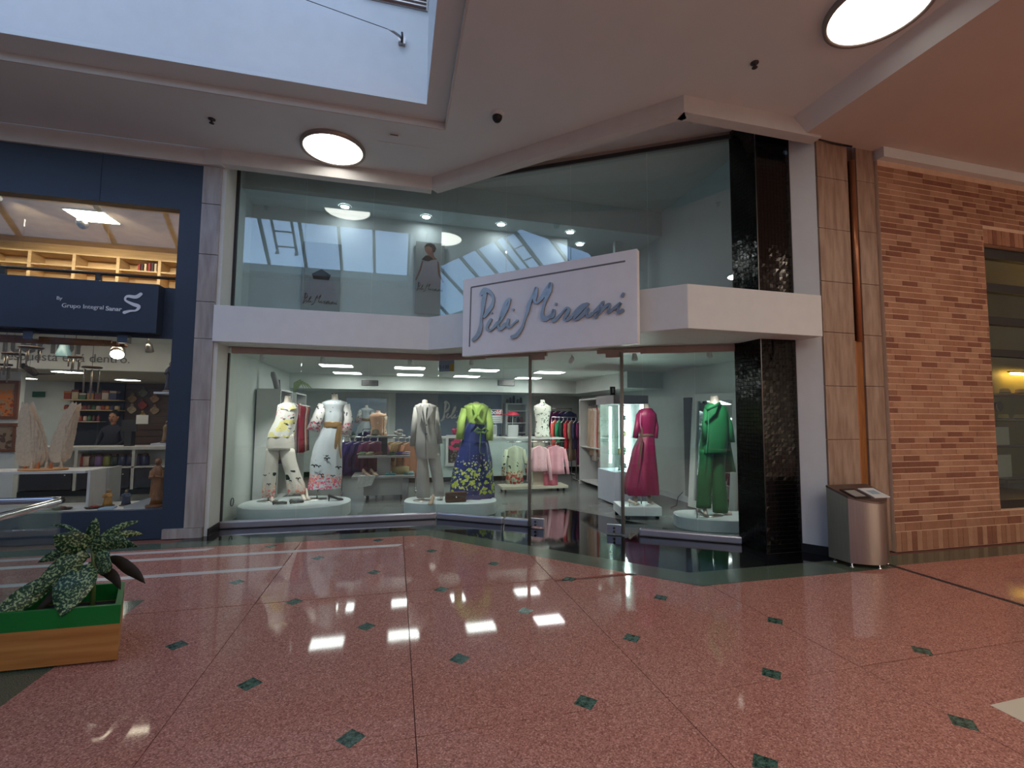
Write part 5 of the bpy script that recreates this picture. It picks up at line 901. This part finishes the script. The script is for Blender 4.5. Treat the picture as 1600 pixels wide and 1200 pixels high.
# trolley rack with kimono, pink jacket, pink top
Yr=9.45; x0,x1=at(785,765,Yr).x,at(888,765,Yr).x; t=thing('trolley_rack',((x0+x1)/2,9.65,0),'pale wheeled trolley rack with pink and floral clothes','clothes rack'); zbb=at(840,760,Yr).z
MB().box(x0,x1,Yr,Yr+.5,zbb-.05,zbb).build('base_board',mat('pale_beige',(196,192,172),.5),t); a,b=at(832,700,Yr+.25),at(850,700,Yr+.25); zg=at(850,684,Yr+.1).z; MB().box(a.x,b.x,Yr+.2,Yr+.32,zbb,zg-.02).build('post',MATS['pale_beige'],t); a,b=at(790,684,Yr+.1),at(880,684,Yr+.1); MB().box(a.x,b.x,Yr,Yr+.5,zg-.025,zg).build('top_shelf',lam,t)
MB().tube([(a.x,Yr-.02,zg-.08),(b.x,Yr-.02,zg-.08)],.012,8).build('rail',chrome,t)
for x in (x0+.08,x1-.08):
    for yy in (Yr+.06,Yr+.44): MB().tube([(x-.015,yy,.04),(x+.015,yy,.04)],.04,12).build('wheel',black,t); MB().tube([(x,yy,.04),(x,yy,zbb-.05)],.012,6).build('fork',steel,t)
kimo=prints('kimono_top',(196,204,176),[((190,70,70),16,.5,0,.25),((170,120,90),20,.4,.1,.35),((50,56,50),12,.25,.25,.75)],.6); pink=mat('pink_cloth',(206,150,158),.75,var=.15); pinkj=prints('pink_jacket',(214,172,176),[((60,50,60),30,.14,0,.6)],.8)
q=at(806,690,Yr-.1); garment((q.x,Yr-.04,zg-.08),.42,.78,kimo,'floral pale green kimono top on the trolley rack',None,0,.5); q=at(842,700,Yr-.1); garment((q.x,Yr-.12,zg-.08),.42,.52,pinkj,'short pale pink jacket with dark buttons on the trolley rack',None,R(8),.62); q=at(870,692,Yr-.1); garment((q.x,Yr-.04,zg-.08),.42,.6,pink,'plain pink long-sleeved top on the trolley rack',None,R(-5),.5)
q=at(867,735,Yr); garment((q.x-.05,Yr+.12,zg-.08),.34,.88,mat('rose_cloth',(200,110,124),.75,var=.2),'rose trousers hanging behind the pink top',None,0,0)
lf=prints('leaf_blouse',(208,214,200),[((70,100,76),15,.3,0,1),((40,50,46),20,.2,0,1)],.6); q=at(847,675,Yr+.25); t=thing('bust_form',(q.x,Yr+.25,zg),'leaf-print blouse on a white bust form above the trolley','bust'); outl(MB(),[(625,844.5,851),(630,844,851.5),(632.5,839,856.5),(635,834.5,860.5),(641,834,861),(652,836.5,858.5),(664,838,857),(675,836,859),(682.5,836,859)],Yr+.25,.55).build('blouse',lf,t); MB().lathe((q.x,Yr+.25,zg),[(.001,0),(.1,0),(.1,.012),(.001,.02)],16).build('base',lam,t)
# clothes along the right side
zw=at(915,624,10.45).z; cabinet('wardrobe_unit',4.32,4.8,9.3,10.5,zw,-1,'white open wardrobe beside the bright showcase',(.1,.9))
for i,c in enumerate(((190,180,150),(176,140,110),(180,60,60),(206,196,186),(190,160,140),(170,150,130))): garment((4.5,9.5+i*.15,zw-.14),.42,1.2-.1*(i%3),cloth(c),cname(c)+' garment hanging in the white wardrobe beside the showcase','garments in the white wardrobe',R(75))
xr0,xr1=at(858,650,11.2).x,at(905,650,10.8).x; zr=at(885,652,11.).z; rack(xr0,xr1,11.0,zr,'chrome rack of bright garments between trolley and wardrobe')
for i,c in enumerate(((214,90,80),(40,140,96),(36,60,56),(190,44,60),(150,130,110),(60,56,90),(110,30,80))): garment((xr0+.08+i*.11,10.98,zr),.42,(.62,.55,.9,.7,1.0,.7,1.1)[i],cloth(c),cname(c)+' garment on the rack between trolley and wardrobe','garments on the bright rack',R(50),.35)
xq0,xq1=at(858,640,12.2).x,at(893,640,12.2).x; zq=at(875,638,12.2).z; rack(xq0,xq1,12.2,zq,'tall rear rack with purple tops near the corner')
for i,c in enumerate(((96,30,84),(110,40,96),(70,60,110),(60,70,110))): garment((xq0+.1+i*.17,12.2,zq),.44,.6,cloth(c),cname(c)+' top on the tall rear rack','tops on the tall rear rack',R(20),.4)
# bright showcase
sc_=thing('glass_showcase',(4.2,8.05,0),'tall glass showcase with bright interior and grey header','showcase'); zt0=at(950,738,7.75).z; zt1=at(950,631,7.75).z; zt2=at(950,617,7.75).z
shw=mat('showcase_base',(176,186,196),.4,var=.03); MB().box(3.86,4.5,7.72,8.44,.03,zt0).build('base_cabinet',shw,sc_,bevel=.004); MB().box(3.84,4.54,7.7,8.46,zt1,zt2).build('header',mat('header_grey',(150,146,150),.5),sc_); MB().box(4.47,4.5,7.74,8.42,zt0,zt1).build('back_panel',white,sc_)
slight=mat('showcase_strip',(246,255,252),.5,emit=40,var=0)
for y in (7.78,8.38): MB().box(4.43,4.465,y-.02,y+.02,zt0+.02,zt1-.02).build('light_strip',slight,sc_)
for x0,x1,y0,y1 in ((3.865,4.49,7.725,7.733),(3.865,3.873,7.735,8.43),(3.865,4.49,8.43,8.438)): MB().box(x0,x1,y0,y1,zt0,zt1).build('pane',gl,sc_)
for k in range(1,4): zz=zt0+(zt1-zt0)*k/4; MB().box(3.9,4.46,7.76,8.4,zz,zz+.008).build('glass_shelf',gl,sc_)
for k in range(12):
    zz=zt0+(zt1-zt0)*(k%4)/4+.01; q=(4.05+.15*(k//4),7.9+.17*(k//4),zz); t=thing('trinket',q,cname(((150,170,160),(190,170,120),(120,130,140))[k%3])+' trinket on a glass shelf of the bright showcase','trinket','trinkets in the showcase'); MB().lathe(q,[(.001,0),(.035,0),(.02,.05),(.03,.08),(.001,.1)],10).build('piece',cloth(((150,170,160),(190,170,120),(120,130,140))[k%3]),t)
q=at(957,614,8.); t=thing('price_scanner',(q.x,8.,zt2),'upright black handset on top of the showcase header','device'); MB().box(q.x-.05,q.x+.05,7.98,8.02,zt2,zt2+.17).build('body',black,t,bevel=.008); MB().box(q.x-.02,q.x+.02,7.976,7.98,zt2+.05,zt2+.14).build('button_strip',lamg,t)
# leaning mirror
lm=thing('floor_mirror',(5.2,6.95,0),'tall white framed mirror leaning on the wall behind the green outfit','mirror'); A0=Vector((5.10,7.3,.03)); B0=Vector((5.26,6.32,.03)); up_=Vector((.16,.03,1.98)); e=(B0-A0).normalized(); un=up_.normalized(); nn=e.cross(un).normalized(); nn=nn if nn.x<0 else -nn; Wm=(B0-A0).length; Hm=up_.length; fr=mat('mirror_frame',(206,210,206),.4,var=.04)
def brd(u0,u1,v0,v1,d0,d1): P=lambda u,v,d:A0+e*u+un*v+nn*d; return MB().add([P(u0,v0,d0),P(u1,v0,d0),P(u1,v1,d0),P(u0,v1,d0),P(u0,v0,d1),P(u1,v0,d1),P(u1,v1,d1),P(u0,v1,d1)],[(3,2,1,0),(4,5,6,7),(0,1,5,4),(1,2,6,5),(2,3,7,6),(3,0,4,7)])
for r_ in ((0,.12,0,Hm),(Wm-.12,Wm,0,Hm),(.12,Wm-.12,0,.12),(.12,Wm-.12,Hm-.12,Hm)): brd(*r_,0,.045).build('frame_board',fr,lm)
brd(.12,Wm-.12,.12,Hm-.12,.005,.015).build('glass',mir,lm)
t=thing('floor_cable',(5.15,7.35,.01),'black cable curving up from the floor beside the mirror','cable'); MB().tube([(4.75,7.35,.012),(4.9,7.4,.03),(5.0,7.5,.16),(5.18,7.62,.22)],.007,6).build('cord',black,t)
# door sticker
a,b=at(686,564,7.3),at(710,581,7.3); n_=Vector((-.53,-.848,0)); p1=atp(686.5,581,(GC[0],GC[1],0),n_)+n_*.012; p2=atp(710,581,(GC[0],GC[1],0),n_)+n_*.012; z0=p1.z; z1=atp(686.5,564,(GC[0],GC[1],0),n_).z; d_=(p2-p1); d_.z=0
t=thing('number_sticker',p1,'blue unit number sticker high on the boutique glass','sticker'); MB().wall(p1,p1+d_,z0,z1,-.003).build('film',mat('sticker_blue',(130,160,180),.5),t); MB().wall(p1+d_*.75,p1+d_,z0,z0+(z1-z0)*.7,-.0045).build('yellow_corner',mat('sticker_yellow',(176,160,60),.5),t); text_mesh('lettering','2-130',.075,black,frameM(p1+n_*.006+Vector((0,0,.05)),d_,(0,0,1)),t,ext=.0005)
# ------------------------------------------------------------------ litter bin
bn=thing('litter_bin',(5.06,4.15,0),'brushed steel litter bin with sloping lid beside the stone pilaster','bin')
arc=[(4.78,4.3),(4.8,4.06)]+[(4.8+.55*k/40,4.06-.13*math.sin(math.pi*k/40)) for k in range(1,40)]+[(5.35,4.06),(5.37,4.3)]
hz=lambda y: .84 if y>4.2 else .84-(4.3-y)*.36
vs=[Vector((x,y,.045)) for x,y in arc]+[Vector((x,y,hz(y)-.02)) for x,y in arc]; n_=len(arc)
MB().add(vs,[(i,(i+1)%n_,n_+(i+1)%n_,n_+i) for i in range(n_)]+[tuple(range(n_-1,-1,-1)),tuple(range(n_,2*n_))]).build('body',steel,bn)
vs=[Vector(((x-5.075)*1.01+5.075,(y-4.17)*1.02+4.17,hz(y)-.02)) for x,y in arc]; MB().add(vs+[v+Vector((0,0,.022)) for v in vs],[(i,(i+1)%n_,n_+(i+1)%n_,n_+i) for i in range(n_)]+[tuple(range(n_-1,-1,-1)),tuple(range(n_,2*n_))]).build('lid',mat('lid_steel',(120,106,100),.35,.8),bn)
def lidq(u0,u1,v0,v1,o): return [Vector((u,v,hz(v)+o)) for u,v in ((u0,v0),(u1,v0),(u1,v1),(u0,v1))]
for (u0,u1,mt,nm) in ((4.84,5.05,black,'opening_frame'),(5.1,5.32,white,'label_plate')):
    q_=lidq(u0,u1,4.0,4.19,.004); MB().add(q_+[v+Vector((0,0,.008)) for v in q_],[(4,5,6,7),(0,1,5,4),(1,2,6,5),(2,3,7,6),(3,0,4,7)]).build(nm,mt,bn)
q_=lidq(4.87,5.02,4.03,4.16,.013); MB().add(q_,[(0,1,2,3)]).build('flap',lamg,bn); q_=lidq(5.15,5.27,4.06,4.14,.013); MB().add(q_,[(0,1,2,3)]).build('pictogram',mat('label_blue',(150,176,190),.5),bn)
for x,y in ((4.83,4.07),(5.07,3.96),(5.32,4.07),(4.83,4.27),(5.32,4.27)): MB().lathe((x,y,0),[(.022,0),(.022,.008),(.01,.012),(.01,.05)],10).build('foot',chrome,bn)
# ------------------------------------------------------------------ planter with plant
pt=thing('planter_box',(-2.3,3.85,0),'wooden planter box with green painted rim on the terrazzo','planter'); zp1=at(188,945,3.62).z; zp0=at(187,1030,3.62).z; zg_=at(187,974,3.62).z
hw=mat('honey_board',(190,136,76),.5,var=.3,scale=2.5,stretch=(.5,2,7),c2=(160,106,52)); gp_=mat('green_paint',(14,116,44),.45,var=.1)
xa,xb_,ya,yb=-2.41,-1.70,3.62,4.10; sk_=-.21
for nm,z0,z1,mt in (('wood_board',zp0,zg_,hw),('green_rim',zg_,zp1,gp_)):
    MB().prism([(xa,ya),(xb_,ya),(xb_-.013,ya+.03),(xa,ya+.03)],z0,z1).build(nm,mt,pt); MB().prism([(xa,yb-.03),(xb_+sk_+.013,yb-.03),(xb_+sk_,yb),(xa,yb)],z0,z1).build(nm,mt,pt)
    MB().prism([(xb_-.013,ya+.03),(xb_-.045,ya+.03),(xb_+sk_-.02,yb-.03),(xb_+sk_+.013,yb-.03)],z0,z1).build(nm,mt,pt); MB().box(xa,xa+.03,ya+.03,yb-.03,z0,z1).build(nm,mt,pt)
MB().prism([(xa+.03,ya+.03),(xb_-.045,ya+.03),(xb_+sk_-.02,yb-.03),(xa+.03,yb-.03)],zp0,zp1-.12).build('soil',mat('soil',(30,24,20),.95,bump=.6),pt)
for x in (xa+.1,xb_-.3): MB().box(x-.04,x+.04,ya+.05,yb-.05,0,zp0).build('foot_block',dark,pt)
leafm=bpy.data.materials.new('variegated_leaf'); leafm.use_nodes=True; n=leafm.node_tree.nodes; l=leafm.node_tree.links; b_=n['Principled BSDF']; tc=n.new('ShaderNodeTexCoord'); v=n.new('ShaderNodeTexNoise'); v.inputs['Scale'].default_value=75; v.inputs['Detail'].default_value=2; l.new(tc.outputs['Object'],v.inputs['Vector']); cr=n.new('ShaderNodeValToRGB'); cr.color_ramp.elements[0].position=.5; cr.color_ramp.elements[0].color=(*L(26,62,40),1); cr.color_ramp.elements[1].position=.6; cr.color_ramp.elements[1].color=(*L(150,176,128),1); l.new(v.outputs[0],cr.inputs[0]); l.new(cr.outputs[0],b_.inputs['Base Color']); b_.inputs['Roughness'].default_value=.38
Yp=3.82; pl_=thing('potted_plant',(at(145,905,Yp).x,Yp,zp1-.12),'leafy green plant with speckled leaves growing in the planter','plant')
stm=mat('stem_green',(86,110,60),.5); bz=at(147,880,Yp); MB().tube([(bz.x+.01,Yp,zp1-.13),bz,at(143,850,Yp)],[.016,.014,.011],8).build('stem',stm,pl_)
def leaf(pts,wpx,dy,mt=None,tw=0.):
    P=[at(a,b,Yp)+Vector((0,dy*i/(len(pts)-1),0)) for i,(a,b) in enumerate(pts)]; Q=[]
    for i in range(len(P)-1):
        a,b=P[max(i-1,0)],P[i]; c,d=P[i+1],P[min(i+2,len(P)-1)]
        for k in range(4): t=k/4; Q.append(.5*((2*b)+(c-a)*t+(2*a-5*b+4*c-d)*t*t+(3*b-a-3*c+d)*t**3))
    Q.append(P[-1]); n_=len(Q); w0=wpx/F*Yp*.5; vs=[]; fs=[]
    for i,q in enumerate(Q):
        f=i/(n_-1); t=(Q[min(i+1,n_-1)]-Q[max(i-1,0)]).normalized(); s=t.cross(Vector((0,-1,0)))
        s=s.normalized() if s.length>.1 else Vector((1,0,0)); s=(s*math.cos(tw)+t.cross(s)*math.sin(tw)); wd=w0*max(.04,math.sin(math.pi*min(1,f*1.02+.02))**.75) if f>.12 else w0*.12
        up2=Vector((0,-1,0))*wd*.25; vs+=[q-s*wd+up2,q,q+s*wd+up2]
    for i in range(n_-1): fs+=[(3*i,3*i+1,3*i+4,3*i+3),(3*i+1,3*i+2,3*i+5,3*i+4)]
    o=MB().add(vs,fs,True).build('leaf',mt or leafm,pl_); so=o.modifiers.new('solid','SOLIDIFY'); so.thickness=.002
    return o
brl=mat('withered_leaf',(48,40,30),.6,var=.4,scale=20)
leaf([(144,850),(150,832),(158,806)],16,-.05); leaf([(144,852),(166,835),(190,822),(213,816)],9,.05); leaf([(143,852),(125,843),(104,830)],30,-.12); leaf([(142,850),(118,835),(92,826),(62,826)],6,.1); leaf([(146,866),(165,848),(195,842),(228,848)],22,-.1,None,.3)
leaf([(146,866),(170,842),(195,838),(210,842)],10,.12); leaf([(140,868),(115,862),(75,872),(42,886)],16,.1); leaf([(141,870),(125,872),(95,895),(68,922)],26,-.1); leaf([(95,895),(70,915),(45,935),(15,953)],26,-.2)
leaf([(146,874),(165,872),(180,876),(192,876)],28,-.12); leaf([(166,872),(186,874),(205,885),(220,895),(233,908)],15,-.05,brl); leaf([(143,878),(138,895),(136,915),(132,942)],42,-.22); leaf([(150,893),(170,892),(185,900),(195,917)],14,-.05,brl); leaf([(118,900),(105,910),(90,930),(68,950)],12,-.1,brl); leaf([(140,885),(125,895),(108,906)],8,.0,brl)
# ------------------------------------------------------------------ balustrade round the void
hb=thing('balustrade',(-2.45,4.35,0),'frameless glass balustrade with round steel handrail behind the planter','railing'); zh=.93
MB().tube([(-8,4.35,zh),(-2.55,4.35,zh),(-2.47,4.33,zh),(-2.45,4.25,zh),(-2.45,-3,zh)],.026,14).build('handrail',chrome,hb)
for a,b in ((-8,-6.2),(-6.18,-4.36),(-4.34,-2.5)): MB().box(a,b,4.344,4.356,.02,zh-.03).build('pane',glb,hb)
for a,b in ((-3,-1.2),(-1.18,.62),(.64,2.46),(2.48,4.3)): MB().box(-2.456,-2.444,a,b,.02,zh-.03).build('pane',glb,hb)
MB().box(-8,-2.43,4.32,4.38,.0,.05).box(-2.48,-2.42,-3,4.32,0,.05).build('base_channel',steel,hb)
S('floor_lower',MB().box(-14,-2.5,-12,4.3,-.16,-.011),mat('floor_lower_grey',(120,112,108),.3))
# ------------------------------------------------------------------ room behind the steel window on the right
def hat(p,mt,label):
    t=thing('straw_hat',p,label,'hat'); p=Vector(p); MB().lathe(p,[(.001,.15),(.07,.15),(.09,.135),(.105,.03),(.12,.018),(.215,.03),(.22,.022),(.12,.0),(.001,.0)],20).build('hat_body',mt,t); MB().lathe(p,[(.107,.03),(.108,.055),(.104,.06)],20).build('band',dark,t)
Yc=8.1
for k,py in enumerate((617,657,697)):
    z_=at(1570,py,Yc).z; a=at(1535,py,Yc); b=at(1640,py,Yc); MB().box(a.x,b.x+1.5,Yc-.1,Yc+.3,z_-.03,z_).build('cafe_shelf',dark if k else frm,label=('upper','middle','lower')[k]+' display shelf inside the shop behind the brick wall',cat='shelf')
straw=mat('straw_gold',(214,168,80),.7,var=.2); stro=mat('straw_olive',(150,140,60),.7)
for px,py,mt,lab in ((1566,616,straw,'golden straw hat on the upper shelf beyond the brick wall'),(1590,616,straw,'second golden straw hat on the upper shelf by the window edge'),(1563,656,stro,'olive straw hat on the middle shelf beyond the brick wall'),(1588,656,stro,'second olive straw hat on the middle shelf by the window edge')): q=at(px,py,Yc); hat((q.x,Yc-.06,at(1570,617 if py<630 else 657,Yc).z),mt,lab)
q=at(1560,635,Yc+.27); t=thing('round_plaque',(q.x,Yc+.3,q.z-.13),'round black plaque between the hat shelves','plaque'); ang=[2*math.pi*k/24 for k in range(24)]; MB().loft([[Vector((q.x+.13*math.cos(a),Yc+d,q.z+.13*math.sin(a))) for a in ang] for d in (.25,.3)],False).build('disc',black,t); MB().loft([[Vector((q.x+.1*math.cos(a),Yc+d,q.z+.1*math.sin(a))) for a in ang] for d in (.24,.249)],False).build('face',dark,t)
for x0,x1,y0,y1,lab in ((1552,1577,667,695,'white display card on the lower shelf beyond the brick wall'),(1555,1581,711,745,'white display card above the dark chairs beyond the brick wall')): a,b=at(x0,y0,Yc-.05),at(x1,y1,Yc-.05); t=thing('display_card',((a.x+b.x)/2,Yc-.05,b.z),lab,'card'); MB().box(a.x,b.x,Yc-.06,Yc-.04,b.z,a.z).build('card',white,t); MB().box(a.x-.01,b.x+.01,Yc-.04,Yc-.03,b.z-.0,a.z+.01).build('backing',dark,t)
z_=at(1570,745,Yc).z; tb=thing('dark_table',(at(1575,780,Yc).x,Yc,0),'dark wooden table holding a white card beyond the brick wall','table'); a=at(1550,745,Yc); MB().box(a.x-.1,a.x+1.8,Yc-.35,Yc+.3,z_-.04,z_).build('top',mat('dark_cherry',(58,30,28),.4),tb)
for u in (0,1.6):
    for v_ in (-.28,.22): MB().box(a.x+u,a.x+u+.05,Yc+v_,Yc+v_+.05,0,z_-.04).build('leg',MATS['dark_cherry'],tb)
wl_=mat('warm_strip',(255,196,110),.5,emit=34,var=0); q=at(1575,585,Yc+.3); t=thing('strip_light',(q.x,Yc+.2,q.z),'warm strip light above the hat shelves','light'); MB().tube([(q.x-.25,Yc+.1,q.z),(q.x+2.,Yc+.1,q.z)],.03,8).build('tube',wl_,t); MB().box(q.x-.27,q.x+2.02,Yc+.08,Yc+.16,q.z+.03,q.z+.06).build('housing',dark,t)

t=thing('flush_light',(9.5,6.2,4.8),'pale oval ceiling light inside the hat shop','light'); MB().lathe((9.5,6.2,4.86),[(.001,-.05),(.35,-.05),(.4,0)],24).build('diffuser',mat('cafe_lamp',(255,236,210),.5,emit=14,var=0),t)  # lamp added out of view to brighten the upper part of this room
